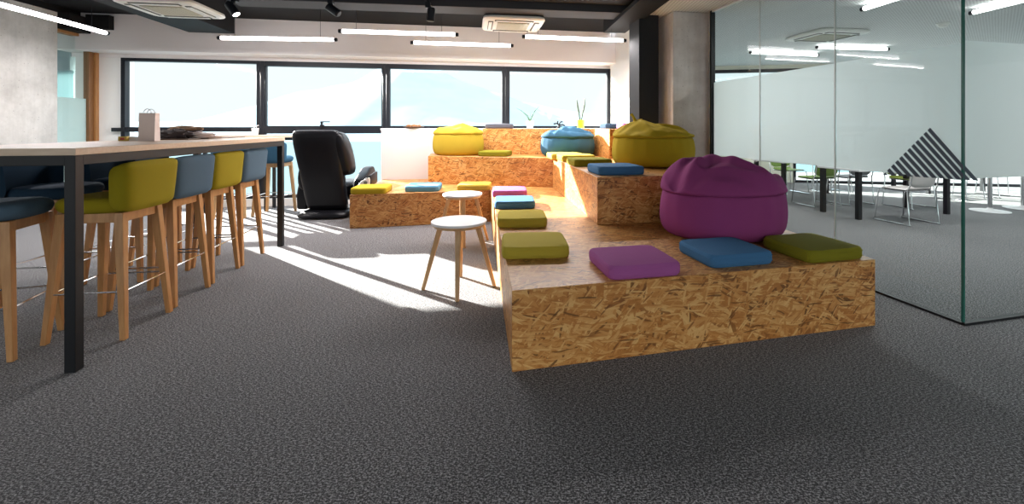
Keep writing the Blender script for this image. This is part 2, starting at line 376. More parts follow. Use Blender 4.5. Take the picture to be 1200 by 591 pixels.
bm = BM(); wbox(bm, -4.0, ws(112)-0.32, 0.0, -0.2, 2.02, CZ); struct('wall_office', bm, 'office_wall', 'grey green wall above the office window', 'wall')
bm = BM(); wbox(bm, -4.0, ws(112)-0.32, -0.06, -0.08, 0.0, 2.02); struct('window_office', bm, 'blind', 'pale translucent window of the office behind the glazed door', 'window')

bm = BM(); prism(bm, [(-10, -4), (-6.9, 0), (-6.66, 6.5), (-10, 6.0)], 2.5, 2.6); struct('ceiling_office', bm, 'office_wall', 'ceiling of the office behind the glazed door', 'ceiling')
# right wall of the lounge, pillar, steel column
bm = BM(); prism(bm, [(1.11, 7.87), (1.43, 5.80), (1.55, 5.82), (1.25, 7.95)], 0, CZ)
struct('wall_right', bm, 'white_paint', 'white side wall right of the windows')
bm = BM(); prism(bm, [(1.475, 5.26), (1.925, 5.34), (1.85, 5.80), (1.40, 5.72)], 0, 2.55)
struct('wall_pillar', bm, 'concrete_pillar', 'bare concrete pillar beside the glass partition', 'pillar', bevel=0.01)
bm = BM(); prism(bm, [(1.115, 5.42), (1.36, 5.46), (1.30, 5.79), (1.055, 5.75)], 0, CZ)
struct('wall_column', bm, 'column_black', 'black steel column in front of the concrete pillar', 'column', bevel=0.006)
bm = BM(); prism(bm, [(1.27, 6.35), (1.36, 5.80), (1.42, 5.80), (1.34, 6.4)], 0, CZ)
struct('wall_strip', bm, 'concrete_pillar', 'strip of bare concrete behind the black column', 'wall')

# beams under the ceiling
bm = BM()
def bpoly(x0, d0, x1, d1, w, z0, z1, mi=0): prism(bm, [(x0, d0), (x1, d1), (x1+w*math.sin(A9), d1-w*math.cos(A9)), (x0+w*math.sin(A9), d0-w*math.cos(A9))], z0, z1, mi)
bpoly(-3.42, 5.06, 1.08, 5.71, 0.34, 2.55, CZ-0.002); struct('beam_cross', bm, 'beam_grey', 'dark grey beam crossing the ceiling in front of the windows', 'beam', bevel=0.004)
bm = BM(); prism(bm, [(0.79, 6.22), (1.09, 6.26), (1.30, 4.3), (1.0, 4.25)], 2.50, 2.549); prism(bm, [(0.79, 6.22), (1.09, 6.26), (1.14, 5.8), (0.85, 5.78)], 2.549, CZ)
struct('beam_right', bm, 'beam_black', 'black beam running back above the steel column', 'beam')
bm = BM(); prism(bm, [(-4.90, 6.20), (-4.34, 6.30), (-3.75, 2.6), (-4.30, 2.5)], 2.50, CZ)
struct('beam_left', bm, 'beam_black', 'black duct running back beside the ceiling unit', 'beam', bevel=0.004)
bm = BM(); bpoly(-8.0, 3.9, 3.0, 5.6-0.0, 0.4, 2.62, CZ-0.002)
struct('beam_front', bm, 'beam_black', 'black beam crossing the ceiling nearer the camera', 'beam')

# ------------------------------------------------------------------ glass partition
GC = Vector((2.53, 2.74)); GL = Vector((1.93, 5.24)); GR_D = (Vector((3.03, 2.865))-GC).normalized()
gl_d = (GL-GC).normalized(); gl_n = Vector((gl_d.y, -gl_d.x))
if gl_n.x < 0: gl_n = -gl_n
gr_n = Vector((-GR_D.y, GR_D.x))
def pbox(bm, O, D, Nn, a, b_, o0, o1, z0, z1):
    prism(bm, [tuple(O+D*a+Nn*o0), tuple(O+D*b_+Nn*o0), tuple(O+D*b_+Nn*o1), tuple(O+D*a+Nn*o1)], z0, z1); return bm
def k_of(px, O, D):
    r = (px-CX)/F; return (r*O.y-O.x)/(D.x-r*D.y)
Lfull = (GL-GC).length
cuts = [0.0, k_of(978, GC, gl_d), k_of(890, GC, gl_d), Lfull]
root = thing('glass_partition', 'frameless glass partition with frosted band enclosing the meeting room', 'partition', (0, 0, 0)); root['kind'] = 'structure'
for a, b_ in zip(cuts, cuts[1:]):
    bm = BM(); pbox(bm, GC, gl_d, gl_n, a+0.004, b_-0.004, 0, 0.012, 0.015, 2.55); link('glass_pane', bm, 'partition_glass', root)
    bm = BM(); pbox(bm, GC, gl_d, gl_n, a+0.004, b_-0.004, 0.0125, 0.0145, 0.875, 1.715); link('frosted_film', bm, 'frost', root)
    if a > 0:
        bm = BM(); pbox(bm, GC, gl_d, gl_n, a-0.003, a+0.003, 0, 0.012, 0.015, 2.55); link('joint', bm, 'silver', root)
bm = BM(); pbox(bm, GC, GR_D, gr_n, 0.015, 3.0, 0, 0.012, 0.015, 2.55); link('glass_pane', bm, 'partition_glass', root)
bm = BM(); pbox(bm, GC, GR_D, gr_n, 0.015, 3.0, 0.0125, 0.0145, 0.885, 1.73); link('frosted_film', bm, 'frost', root)
bm = BM(); pbox(bm, GC, GR_D, gr_n, -0.002, 0.012, -0.001, 0.014, 0.015, 2.55); link('glass_edge', bm, 'glass_edge', root, bevel=0.002)
bm = BM(); pbox(bm, GC, gl_d, gl_n, 0, Lfull, -0.012, 0.024, 0, 0.014); pbox(bm, GC, GR_D, gr_n, -0.01, 3.0, -0.012, 0.024, 0, 0.0139); link('floor_channel', bm, 'steel_black', root)
bm = BM(); pbox(bm, GC, gl_d, gl_n, Lfull-0.005, Lfull+0.03, -0.02, 0.03, 0.015, 2.55); link('wall_channel', bm, 'steel_black', root)
bm = BM(); pbox(bm, GC, gl_d, gl_n, 0, Lfull, -0.015, 0.03, 2.53, 2.549); link('ceiling_channel', bm, 'silver', root)
# striped triangle decal wrapping round the corner: stripes run parallel to its right edge
def decal_pt(px, py):
    if px <= 1130:
        k = k_of(px, GC, gl_d); q = GC+gl_d*k; 
        return q, EYE-(py-HY)*q.y/F, ('L', k)
    k = k_of(px, GC, GR_D); q = GC+GR_D*k
    return q, EYE-(py-HY)*q.y/F, ('R', k)
bmd = BM()
apex, lb, rb = (1092, 148), (1035, 205), (1150, 212)
nst = 12
def ln(a, b_, t): return (a[0]+(b_[0]-a[0])*t, a[1]+(b_[1]-a[1])*t)
def decal_quad(bm, pts):
    # clip at corner px 1130
    for side in (0, 1):
        poly = []
        n = len(pts)
        for i in range(n):
            p, q = pts[i], pts[(i+1) % n]
            inp = (p[0] <= 1130) if side == 0 else (p[0] >= 1130); inq = (q[0] <= 1130) if side == 0 else (q[0] >= 1130)
            if inp: poly.append(p)
            if inp != inq:
                t = (1130-p[0])/(q[0]-p[0]); poly.append((1130, p[1]+(q[1]-p[1])*t))
        if len(poly) < 3: continue
        O, D, Nn = (GC, gl_d, gl_n) if side == 0 else (GC, GR_D, gr_n)
        f1, f2 = [], []
        for (px, py) in poly:
            k = max(0.001, k_of(px, O, D)); q = O+D*k; z = EYE-(py-HY)*q.y/F
            a = q-Nn*0.0005; c = q-Nn*0.0025
            f1.append(bm.verts.new((a.x, a.y, z))); f2.append(bm.verts.new((c.x, c.y, z)))
        try:
            bm.faces.new(f1); bm.faces.new(f2[::-1]); m_ = len(f1)
            for i in range(m_): bm.faces.new((f1[i], f1[(i+1) % m_], f2[(i+1) % m_], f2[i]))
        except ValueError: pass
for i in range(nst):
    t0 = (i)/nst; t1 = (i+0.62)/nst
    # positions along left edge (lb->apex) and along the bottom (lb->rb)
    decal_quad(bmd, [ln(lb, apex, t0), ln(lb, apex, t1), ln(lb, rb, t1), ln(lb, rb, t0)] if i else [lb, ln(lb, apex, t1), ln(lb, rb, t1)])
link('striped_triangle', bmd, 'decal', root, smooth=False)['label'] = 'dark striped triangle decal'

# ------------------------------------------------------------------ meeting room beyond the glass
bm = BM(); prism(bm, [(1.86, 5.80), (1.36, 7.99), (1.92, 10.6), (2.02, 10.6), (1.48, 7.99), (1.96, 5.80), (1.96, 5.30), (1.93, 5.30)], 0, 2.549); struct('wall_meeting_left', bm, 'white_wall', 'side wall of the meeting room', 'wall')
MO = Vector((1.98, 10.35)); MD = (Vector((9.6, 9.0))-MO).normalized(); MN = Vector((-MD.y, MD.x))
bm = BM(); pbox(bm, MO, MD, MN, 0, 3.4, 0, 0.2, 0, 0.95); pbox(bm, MO, MD, MN, 0, 12, 0, 0.2, 2.47, 2.56)
struct('wall_meeting_back', bm, 'beige_paint', 'low beige wall under the meeting room windows', 'wall')
root = bpy.data.objects.new('window_5', None); COL.objects.link(root); root['kind'] = 'structure'; root['category'] = 'window'; root['label'] = 'long meeting room window beyond the glass partition'
bm = BM()
pbox(bm, MO, MD, MN, 0, 12, 0.03, 0.12, 2.40, 2.469); pbox(bm, MO, MD, MN, 3.4, 12, 0.03, 0.12, 0, 0.05); pbox(bm, MO, MD, MN, 0, 3.4, 0.03, 0.12, 0.951, 1.0)
for k in (0.02, 1.7, 3.4, 5.6, 7.8, 10.0): pbox(bm, MO, MD, MN, k, k+0.07, 0.031, 0.119, 0.96 if k < 3.4 else 0.051, 2.401)
link('window_frame', bm, 'frame_black', root)
bm = BM(); pbox(bm, MO, MD, MN, 0.05, 3.4, 0.07, 0.085, 1.0, 2.4); pbox(bm, MO, MD, MN, 3.41, 12, 0.07, 0.085, 0.05, 2.4); link('glass_pane', bm, 'window_glass', root)

# ------------------------------------------------------------------ outside
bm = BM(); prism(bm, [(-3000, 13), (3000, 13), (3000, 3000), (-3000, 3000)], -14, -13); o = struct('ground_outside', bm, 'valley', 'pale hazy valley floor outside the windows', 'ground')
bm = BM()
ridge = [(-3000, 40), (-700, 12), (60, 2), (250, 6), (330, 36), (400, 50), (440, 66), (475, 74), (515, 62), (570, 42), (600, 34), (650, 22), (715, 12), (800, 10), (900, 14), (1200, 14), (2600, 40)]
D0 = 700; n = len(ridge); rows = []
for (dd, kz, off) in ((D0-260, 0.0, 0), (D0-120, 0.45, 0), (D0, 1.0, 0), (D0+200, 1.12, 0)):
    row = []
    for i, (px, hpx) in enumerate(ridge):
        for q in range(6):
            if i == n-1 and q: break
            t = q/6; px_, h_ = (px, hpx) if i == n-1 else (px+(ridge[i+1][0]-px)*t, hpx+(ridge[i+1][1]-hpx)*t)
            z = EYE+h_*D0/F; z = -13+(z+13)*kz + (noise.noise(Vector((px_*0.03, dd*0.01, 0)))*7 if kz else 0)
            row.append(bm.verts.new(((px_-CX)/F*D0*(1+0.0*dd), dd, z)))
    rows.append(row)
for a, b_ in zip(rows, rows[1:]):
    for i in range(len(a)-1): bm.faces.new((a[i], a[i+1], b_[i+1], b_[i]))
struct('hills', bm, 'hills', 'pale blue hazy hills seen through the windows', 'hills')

# ------------------------------------------------------------------ OSB tiered platform
def uv_prism(bm, pts, z0, z1, ofs=(0, 0), bottom=True):
    uvl = bm.loops.layers.uv.verify()
    lo = [bm.verts.new((x, y, z0)) for x, y in pts]; hi = [bm.verts.new((x, y, z1)) for x, y in pts]
    f = bm.faces.new(hi)
    for l in f.loops: l[uvl].uv = (l.vert.co.x+ofs[0], l.vert.co.y+ofs[1])
    f = bm.faces.new(lo[::-1])
    run = 0; n = len(pts)
    for i in range(n):
        j = (i+1) % n; L = (Vector(pts[j])-Vector(pts[i])).length
        f = bm.faces.new((lo[i], lo[j], hi[j], hi[i]))
        for l, uv in zip(f.loops, ((run, 0), (run+L, 0), (run+L, z1-z0), (run, z1-z0))): l[uvl].uv = (uv[0]+ofs[0]+5, uv[1]+ofs[1]+9)
        run += L+0.37
    return bm
def cline(x): return 7.29+0.175*x      # front line of the white counter
T1 = [(-0.167, 2.208), (1.988, 2.73), (1.62, 5.20), (1.455, 5.17), (1.375, 5.44), (1.095, 5.39), (1.02, 5.77), (1.30, 5.81), (1.10, cline(1.1)-0.004), (-2.49, cline(-2.49)-0.004), (-2.32, 5.34), (-0.70, 5.73)]
T2 = [(-1.67, 6.40), (0.09, 6.00), (0.42, 3.70), (1.80, 3.955), (1.615, 5.195), (1.455, 5.17), (1.375, 5.44), (1.095, 5.39), (1.02, 5.77), (1.30, 5.81), (1.10, cline(1.1)-0.004), (-1.78, cline(-1.78)-0.004)]
T3 = [(-0.955, 6.80), (0.65, 6.72), (0.82, 5.85), (1.01, 5.87), (1.29, 5.91), (1.10, cline(1.1)-0.004), (-1.0, cline(-1.0)-0.004)]
root = thing('seating_platform', 'stepped oriented strand board seating platform with three tiers in the middle of the room', 'platform', (0, 0, 0))
ZT = (0.40, 0.79, 1.175)
for nm, poly, z0, z1, of in (('lower_tier', T1, 0.001, ZT[0], (0, 0)), ('middle_tier', T2, ZT[0], ZT[1], (3.3, 1.2)), ('upper_tier', T3, ZT[1], ZT[2], (7.1, 4.4))):
    bm = BM(); uv_prism(bm, poly, z0, z1, of); link(nm, bm, 'osb', root, smooth=False, bevel=0.003, seg=1)

# white counter under the right-hand windows
root = thing('window_counter', 'long white cabinet under the windows behind the seating platform', 'cabinet', (0, 0, 0))
s0c, s1c = ws(446)+0.02, S1-0.02
def cf(x): return Vector((x, cline(x)))
q0, q1 = cf(-2.50), cf(1.14); cd = (q1-q0).normalized(); cn = Vector((-cd.y, cd.x)); CL = (q1-q0).length
bm = BM(); pbox(bm, q0, cd, cn, 0, CL, 0.0, 0.24, 0.001, 1.15); link('body', bm, 'cabinet_white', root, bevel=0.003)
bm = BM(); pbox(bm, q0, cd, cn, -0.01, CL, -0.003, 0.25, 1.15, 1.18); link('worktop', bm, 'white_laminate', root, bevel=0.003)
bm = BM()
for a, b_ in ((0.03, 0.13), (1.35, 1.45)): pbox(bm, q0, cd, cn, a, b_, -0.003, 0.0, 0.41, 1.14)
pbox(bm, q0, cd, cn, 0.13, 1.35, -0.003, 0.0, 1.06, 1.14); link('panel_frame', bm, 'cabinet_white', root)

# ------------------------------------------------------------------ square seat cushions
def cushion_mesh(mat, w, dp, th):
    bm = BM(); nx = 10
    uvl = None
    prof = [(0.955, 0.0), (0.985, 0.008), (1.0, 0.022), (1.0, th-0.022), (0.985, th-0.008), (0.95, th), (0.7, th+0.003), (0.3, th+0.005)]
    rings = []
    seg = 64; pw = 13
    for r, z in prof:
        ring = []
        for k in range(seg):
            a = 2*PI*k/seg+PI/seg; ca, sa = math.cos(a), math.sin(a); q = (abs(ca)**pw+abs(sa)**pw)**(-1/pw)
            x, y = r*ca*q*w/2, r*sa*q*dp/2
            z_ = z+0.0025*noise.noise(Vector((x*9, y*9, z*7+w*10)))
            if z < 0.001: z_ = 0
            ring.append(bm.verts.new((x, y, z_)))
        rings.append(ring)
    for a, b_ in zip(rings, rings[1:]):
        for k in range(seg): bm.faces.new((a[k], a[(k+1) % seg], b_[(k+1) % seg], b_[k]))
    bm.faces.new(rings[0][::-1]); bm.faces.new(rings[-1])
    return bm
def cushion(px, py, tier, mat, rot, label, w=0.415, dp=0.40, th=0.072, group='square seat cushions on the platform', xy=None):
    zb = ZT[tier]
    p = P(px, py, zb+th) if xy is None else Vector((xy[0], xy[1], 0))
    o = link('seat_cushion', cushion_mesh(mat, w, dp, th), mat, loc=(p.x, p.y, zb+0.001), rz=math.radians(rot))
    tag(o, label, 'cushion', group)
    # seam piping as a part
    bm = BM()
    for zz in (0.020, th-0.020):
        pts = []
        for k in range(40):
            a = 2*PI*k/40; ca, sa = math.cos(a), math.sin(a); q = (abs(ca)**13+abs(sa)**13)**(-1/13)
            pts.append((ca*q*w/2*1.0, sa*q*dp/2*1.0, zz))
        tube(bm, pts, 0.0022, 5, True)
    link('piping', bm, mat, o)
    return o
cushion(626, 280.5, 0, 'fab_olive', 5, 'mustard yellow square cushion nearest the camera in the left column of the platform')
cushion(611.5, 251, 0, 'fab_olive', 5, 'mustard cushion between a blue one and a larger mustard one at the left edge', w=0.40)
cushion(603, 232.8, 0, 'fab_blue', 5, 'blue square cushion just behind two mustard ones at the platform left edge', w=0.40)
cushion(597, 221, 0, 'fab_purple', 5, 'small looking purple cushion at the left edge, behind the blue one', w=0.40)
cushion(556.5, 214.8, 0, 'fab_yellow', 3, 'sunlit pale yellow cushion behind the far white stool', dp=0.36)
cushion(497, 216, 0, 'fab_sky', 6, 'light blue cushion alone in the middle of the low left wing', dp=0.38)
cushion(436, 218.2, 0, 'fab_mustard', 8, 'mustard cushion at the outer left end of the platform beside the massage chair', dp=0.40)
cushion(741, 298.8, 0, 'fab_purple', 12, 'large purple square cushion on the front edge of the platform', dp=0.385)
cushion(848, 288, 0, 'fab_blue', 13, 'blue square cushion on the front edge, in front of the purple beanbag', dp=0.385)
cushion(950, 283, 0, 'fab_green', 15, 'olive green square cushion at the front right corner of the platform', dp=0.40)
cushion(720.5, 193.3, 1, 'fab_blue', 10, 'blue square cushion at the front corner of the middle tier')
cushion(690, 185.8, 1, 'fab_green', 10, 'dark green cushion on the middle tier just behind the blue one')
cushion(674, 181.2, 1, 'fab_olive', 10, 'olive yellow cushion, second from the back in the middle tier row')
cushion(661.5, 179.4, 1, 'fab_yellow', 10, 'pale yellow cushion farthest back in the middle tier row, before the blue beanbag')
cushion(0, 0, 1, 'fab_green', -8, 'dark green cushion beside the far yellow beanbag on the middle tier', xy=(-0.72, 6.44), dp=0.38)
cushion(0, 0, 2, 'fab_grey', 2, 'charcoal grey cushion on the top tier against the window', xy=(-0.72, 7.0), w=0.42, dp=0.36)
cushion(0, 0, 2, 'fab_navy', 20, 'dark blue cushion on the top tier in the right corner', xy=(0.99, 6.62), w=0.30, dp=0.34)
cushion(0, 0, 2, 'fab_purple', 8, 'purple cushion on the top tier partly behind the large mustard beanbag', xy=(1.13, 6.12), w=0.28, dp=0.34)

# ------------------------------------------------------------------ beanbags
def beanbag(name, label, mat, loc, rz, rx, ry, hs, h, pk, knot=0.1, seed=0, fold=0.03, lean=(0, 0), pkh=0.03, creases=()):
    root = thing(name, label, 'beanbag', loc, rz, 'beanbags on the platform')
    seg = 120
    def ring_pts(r, z, amp, ctr=(0, 0), fr=3.0):
        out = []
        for k in range(seg):
            a = 2*PI*k/seg; ca, sa = math.cos(a), math.sin(a)
            n_ = noise.noise(Vector((ca*fr+seed, sa*fr, z*5)))*amp
            out.append(Vector((ctr[0]+(r+n_)*ca*rx, ctr[1]+(r+n_)*sa*ry, z)))
        return out
    def skin(rings):
        bm = BM(); vr = [[bm.verts.new(p) for p in r] for r in rings]
        for a, b_ in zip(vr, vr[1:]):
            for k in range(seg): bm.faces.new((a[k], a[(k+1) % seg], b_[(k+1) % seg], b_[k]))
        bm.faces.new(vr[0][::-1]); bm.faces.new(vr[-1]); return bm
    # lower body
    prof = [(0.30, 0.0), (0.70, 0.0), (0.84, 0.02), (0.93, 0.10), (0.98, 0.25), (1.0, 0.45), (0.995, 0.65), (0.975, 0.85), (0.955, 0.97), (0.93, 1.0), (0.85, 1.0)]
    rings = []
    for r, t in prof:
        rg = ring_pts(r, t*hs, 0.02 if t > 0 else 0.0)
        if t > 0.05:
            for k, p in enumerate(rg):
                a = 2*PI*k/seg
                w = 0.5*math.sin(a*21+seed)+0.5*math.sin(a*13+seed*2)
                sc_ = 1+0.010*w*t
                p.x *= sc_; p.y *= sc_
                p.z += 0.012*noise.noise(Vector((math.cos(a)*2+seed, math.sin(a)*2, 5)))*t
        rings.append(rg)
    link('body', skin(rings), mat, root, subsurf=1)
    # upper cover: a slack dome over the seam with a peak and creases running from it
    rings = []; nT = 26
    pkx, pky = pk[0]*rx, pk[1]*ry
    for i in range(nT+1):
        t = i/nT
        if t < 0.1: q = t/0.1; r = 0.90+0.085*math.sin(q*PI/2); z = hs-0.012+0.03*q
        else:
            ph = (t-0.1)/0.9*PI/2; r = max(0.02, 0.985*math.cos(ph)**0.75); z = hs+0.018+(h-hs-0.018)*math.sin(ph)**1.15
        rg = ring_pts(r, z, 0.025*(0.3+t), (0, 0), 2.6)
        env = min(1, max(0, (t-0.05)/0.25))
        for k, p in enumerate(rg):
            dz = fold*(1.2*noise.noise(Vector((p.x*4+seed, p.y*4, p.z*5)))+0.45*noise.noise(Vector((p.x*11+seed, p.y*11, p.z*11))))
            d2 = math.hypot(p.x-pkx, p.y-pky)
            dz += pkh*math.exp(-(d2/(0.20*rx/0.45))**2)*0.8
            for (cx0, cy0, cx1, cy1, amp, wid) in creases:
                A_ = Vector((cx0*rx, cy0*ry)); B_ = Vector((cx1*rx, cy1*ry)); V_ = Vector((p.x, p.y)); e_ = B_-A_
                u_ = max(0, min(1, (V_-A_).dot(e_)/e_.length_squared)); dd_ = (V_-A_-e_*u_).length
                side = 1 if (e_.x*(V_-A_).y-e_.y*(V_-A_).x) > 0 else -1
                sc2 = min(1, 0.12+1.6*u_); amp_ = amp*sc2
                dz += amp_*math.exp(-(dd_/wid)**2)*(1-0.4*u_)-0.5*amp_*math.exp(-((dd_-1.6*wid)/wid)**2)*(1 if side < 0 else 0.2)
            p.z += dz*env
        rings.append(rg)
    link('cover', skin(rings), mat, root, subsurf=1)
    h = h+pkh*0.8-0.02
    if knot:
        bm = BM(); x0, y0 = pk[0]*rx, pk[1]*ry
        tube(bm, [(x0, y0, h-0.03), (x0-0.012, y0, h+knot*0.3), (x0-0.03, y0, h+knot*0.7), (x0-0.05, y0+0.01, h+knot)], [0.035, 0.018, 0.012, 0.016], 10)
        tube(bm, [(x0, y0, h-0.02), (x0+0.02, y0-0.02, h+knot*0.25), (x0+0.06, y0-0.03, h+knot*0.35)], [0.03, 0.015, 0.008], 8)
        link('gathered_tip', bm, mat, root)
    return root
# purple bag on the lowest tier
beanbag('beanbag', 'large purple beanbag slumped on the lowest tier near the glass partition', 'bag_purple', (1.325, 3.40, ZT[0]+0.001), math.radians(11), 0.475, 0.385, 0.325, 0.53, (-0.24, 0.12), knot=0.015, seed=3.1, fold=0.045, pkh=0.035, creases=((-0.2, 0.1, 0.35, -0.75, 0.045, 0.05), (-0.2, 0.1, -0.75, -0.35, 0.05, 0.05), (-0.1, 0.2, 0.8, 0.1, 0.03, 0.05), (-0.75, -0.35, 0.3, -0.85, 0.03, 0.035)))
beanbag('beanbag', 'large mustard beanbag with a gathered tip on the middle tier beside the black column', 'bag_mustard', (1.135, 4.80, ZT[1]+0.001), math.radians(9), 0.435, 0.40, 0.30, 0.41, (-0.42, 0.05), knot=0.09, seed=7.7, fold=0.03, pkh=0.085, creases=((-0.42, 0, 0.75, -0.2, 0.035, 0.04), (-0.42, 0, -0.3, -0.8, 0.03, 0.04), (-0.3, 0, 0.6, -0.7, 0.025, 0.04), (-0.42, 0, -0.9, -0.1, 0.03, 0.04)))
beanbag('beanbag', 'yellow beanbag on the far left of the middle tier in front of the white cabinet', 'bag_yellow', (-1.29, 6.63, ZT[1]+0.001), math.radians(-10), 0.385, 0.24, 0.30, 0.42, (0.25, 0.0), knot=0, seed=11.3, fold=0.03, pkh=0.03, creases=((-0.8, -0.4, 0.8, -0.5, 0.02, 0.03),))
beanbag('beanbag', 'blue beanbag in the back corner of the middle tier below the lime plant pot', 'bag_blue', (0.305, 6.39, ZT[1]+0.001), math.radians(0), 0.385, 0.29, 0.26, 0.385, (0.05, 0.0), knot=0.02, seed=15.2, fold=0.05, pkh=0.02, creases=((-0.5, -0.2, 0.4, -0.3, 0.03, 0.04), (0, 0, 0.5, -0.1, 0.04, 0.05), (0, 0, -0.4, -0.7, 0.03, 0.04)))

# ------------------------------------------------------------------ bar table
def rail_box(bm, x0, x1, y0, y1, z0, z1): return box(bm, x0, x1, y0, y1, z0, z1)
TO = Vector((-2.29, 2.20)); TA = math.radians(8.6); TL, TW = 2.42, 0.82
table = thing('bar_table', 'long high bar table with pale oak top and black steel frame on the left', 'table', (TO.x, TO.y, 0), TA)
bm = BM(); box(bm, -TW, 0, 0, TL, 1.062, 1.097); link('tabletop', bm, 'table_oak', table, bevel=0.002)
bm = BM(); e = 0.004
box(bm, -0.05, -e, 0.05, TL-0.05, 1.012, 1.062); box(bm, -TW+e, -TW+0.05, 0.05, TL-0.05, 1.012, 1.062); box(bm, -TW+0.05, -0.05, e, 0.05, 1.012, 1.062); box(bm, -TW+0.05, -0.05, TL-0.05, TL-e, 1.012, 1.062)
link('frame', bm, 'steel_black', table, bevel=0.002)
for x in (-0.0525, -TW+0.005):
    for y in (0.005, TL-0.055):
        bm = BM(); box(bm, x, x+0.048, y, y+0.05, 0.001, 1.0615); link('leg', bm, 'steel_black', table, bevel=0.002)

# ------------------------------------------------------------------ bar stools
def make_stool(fab, leg='leg_wood'):
    r = thing('bar_stool', '', 'stool')
    # seat pad
    bm = BM(); prof = [(0.10, 0.705), (0.175, 0.708), (0.200, 0.722), (0.212, 0.748), (0.210, 0.775), (0.196, 0.793), (0.16, 0.801), (0.08, 0.803)]
    lathe(bm, prof, 40, pw=3.0); link('seat', bm, fab, r, subsurf=1)
    # curved backrest wrapping round the rear (+x)
    bm = BM()
    def fn(s, t):
        s2, t2 = sqr(s, t, 0.35)
        a = s2*1.02
        ca, sa = math.cos(a), math.sin(a); pw = 9.0
        q = (abs(ca)**pw+abs(sa)**pw)**(-1/pw)
        zc = 0.715+(t2+1)/2*0.290
        lean = 0.02*(t2+1)/2
        rr = 0.205+lean
        # sides dip down towards the front
        zc = zc if t2 < 0 else zc-0.03*max(0, abs(s2)-0.75)**1.5
        return Vector((rr*ca*q, rr*sa*q*1.0, zc)), Vector((ca, sa, 0.0)).normalized()
    slab(bm, 30, 16, fn, 0.05); link('backrest', bm, fab, r)
    bm = BM()
    for a0, a1, b0, b1 in ((-0.15, 0.15, -0.155, -0.125), (-0.15, 0.15, 0.125, 0.155)): box(bm, a0, a1, b0, b1, 0.655, 0.712); box(bm, b0, b1, -0.1249, 0.1249, 0.6551, 0.7119)
    link('seat_frame', bm, leg, r, bevel=0.003)
    for sx in (-1, 1):
        for sy in (-1, 1):
            bm = BM(); bar(bm, (sx*0.192, sy*0.192, 0.001), (sx*0.143, sy*0.143, 0.712), 0.027, 0.048, 0.032, 0.044); link('leg', bm, leg, r, bevel=0.003)
    c = 0.185; z = 0.27; pts = []
    for (cx_, cy_, a0) in ((c-0.02, c-0.02, 0), (-c+0.02, c-0.02, 90), (-c+0.02, -c+0.02, 180), (c-0.02, -c+0.02, 270)):
        for q in range(4): a = math.radians(a0+q*30); pts.append((cx_+0.02*math.cos(a), cy_+0.02*math.sin(a), z))
    bm = BM(); tube(bm, pts, 0.0055, 8, True); link('footrest', bm, 'chrome', r)
    return r
def place(o, x, y, deg, label, group='bar stools around the bar table'):
    o.location = (x, y, 0); o.rotation_euler = (0, 0, math.radians(deg)); o['label'] = label; o['category'] = 'stool'; o['group'] = group
st_ol, st_bl, st_nv = make_stool('stool_olive'), make_stool('stool_blue'), make_stool('stool_navy')
place(st_ol, -2.60, 2.71, 9, 'olive green bar stool nearest the camera on the aisle side of the table')
place(st_bl, -2.69, 3.165, 9, 'slate blue bar stool on the aisle side between the two olive ones')
o = copy_tree(st_ol); place(o, -2.775, 3.62, 9, 'olive green bar stool on the aisle side between the two slate blue ones')
o = copy_tree(st_bl); place(o, -2.85, 4.07, 9, 'slate blue bar stool farthest along the aisle side by the far table leg')
o = copy_tree(st_bl); place(o, -2.98, 2.43, 200, 'slate blue bar stool cut off by the left edge of the photograph')
place(st_nv, -3.42, 3.17, 189, 'dark navy bar stool on the far side of the table, nearest of that row')
o = copy_tree(st_nv); place(o, -3.36, 3.66, 189, 'dark navy bar stool on the far side of the table, second of that row')
o = copy_tree(st_nv); place(o, -3.43, 4.12, 189, 'dark navy bar stool on the far side of the table, third of that row')
st_w = make_stool('fab_navy', 'leg_wood_pale'); 
for ch in st_w.children:
    if ch.name.startswith(('seat', 'back')) and not ch.name.startswith('seat_frame'): ch.data.materials[0] = MATS['bag_blue']
place(st_w, PX(322, 6.25), 6.25, -84, 'teal blue bar stool at the window counter beside the massage chair')
o = copy_tree(st_w); place(o, PX(283, 6.2), 6.12, -84, 'teal blue bar stool at the window counter, left of its twin')

# counter table at the window
root = thing('window_bar', 'narrow high counter with pale top standing along the left windows', 'table', (PX(232, 6.2), 6.12, 0), AW)
bm = BM(); box(bm, 0, 1.55, 0.16, 0.52, 1.05, 1.085); link('tabletop', bm, 'table_oak', root, bevel=0.002)
bm = BM(); box(bm, 0.05, 1.5, 0.18, 0.22, 1.01, 1.05); box(bm, 0.05, 1.5, 0.46, 0.5, 1.01, 1.05); link('frame', bm, 'steel_black', root)
for x in (0.02, 0.80, 1.49):
    for y in (0.18, 0.46):
        bm = BM(); box(bm, x, x+0.04, y, y+0.04, 0.001, 1.049); link('leg', bm, 'steel_black', root)

# ------------------------------------------------------------------ round stools
def round_stool(x, y, rz, label, group='round white stools'):
    r = thing('round_stool', label, 'stool', (x, y, 0), rz, group)
    bm = BM(); lathe(bm, [(0.19, 0.487), (0.2035, 0.489), (0.2045, 0.500), (0.203, 0.505), (0.1, 0.5055)], 56); link('seat', bm, 'white_laminate', r)
    bm = BM(); lathe(bm, [(0.165, 0.462), (0.188, 0.468), (0.200, 0.487), (0.1, 0.487)], 48); link('seat_base', bm, 'leg_wood_pale', r)
    for k in range(4):
        a = k*PI/2; bm = BM(); bar(bm, (math.cos(a)*0.262, math.sin(a)*0.262, 0.001), (math.cos(a)*0.135, math.sin(a)*0.135, 0.466), 0.026, 0.042, 0.026, 0.042, rz=a)
        link('leg', bm, 'leg_wood_pale', r, bevel=0.006, seg=2)
    return r
p = P(538, 258.5, 0.505); r1 = round_stool(p.x, p.y, math.radians(8), 'round white-topped stool with wooden legs nearest the camera in the aisle')
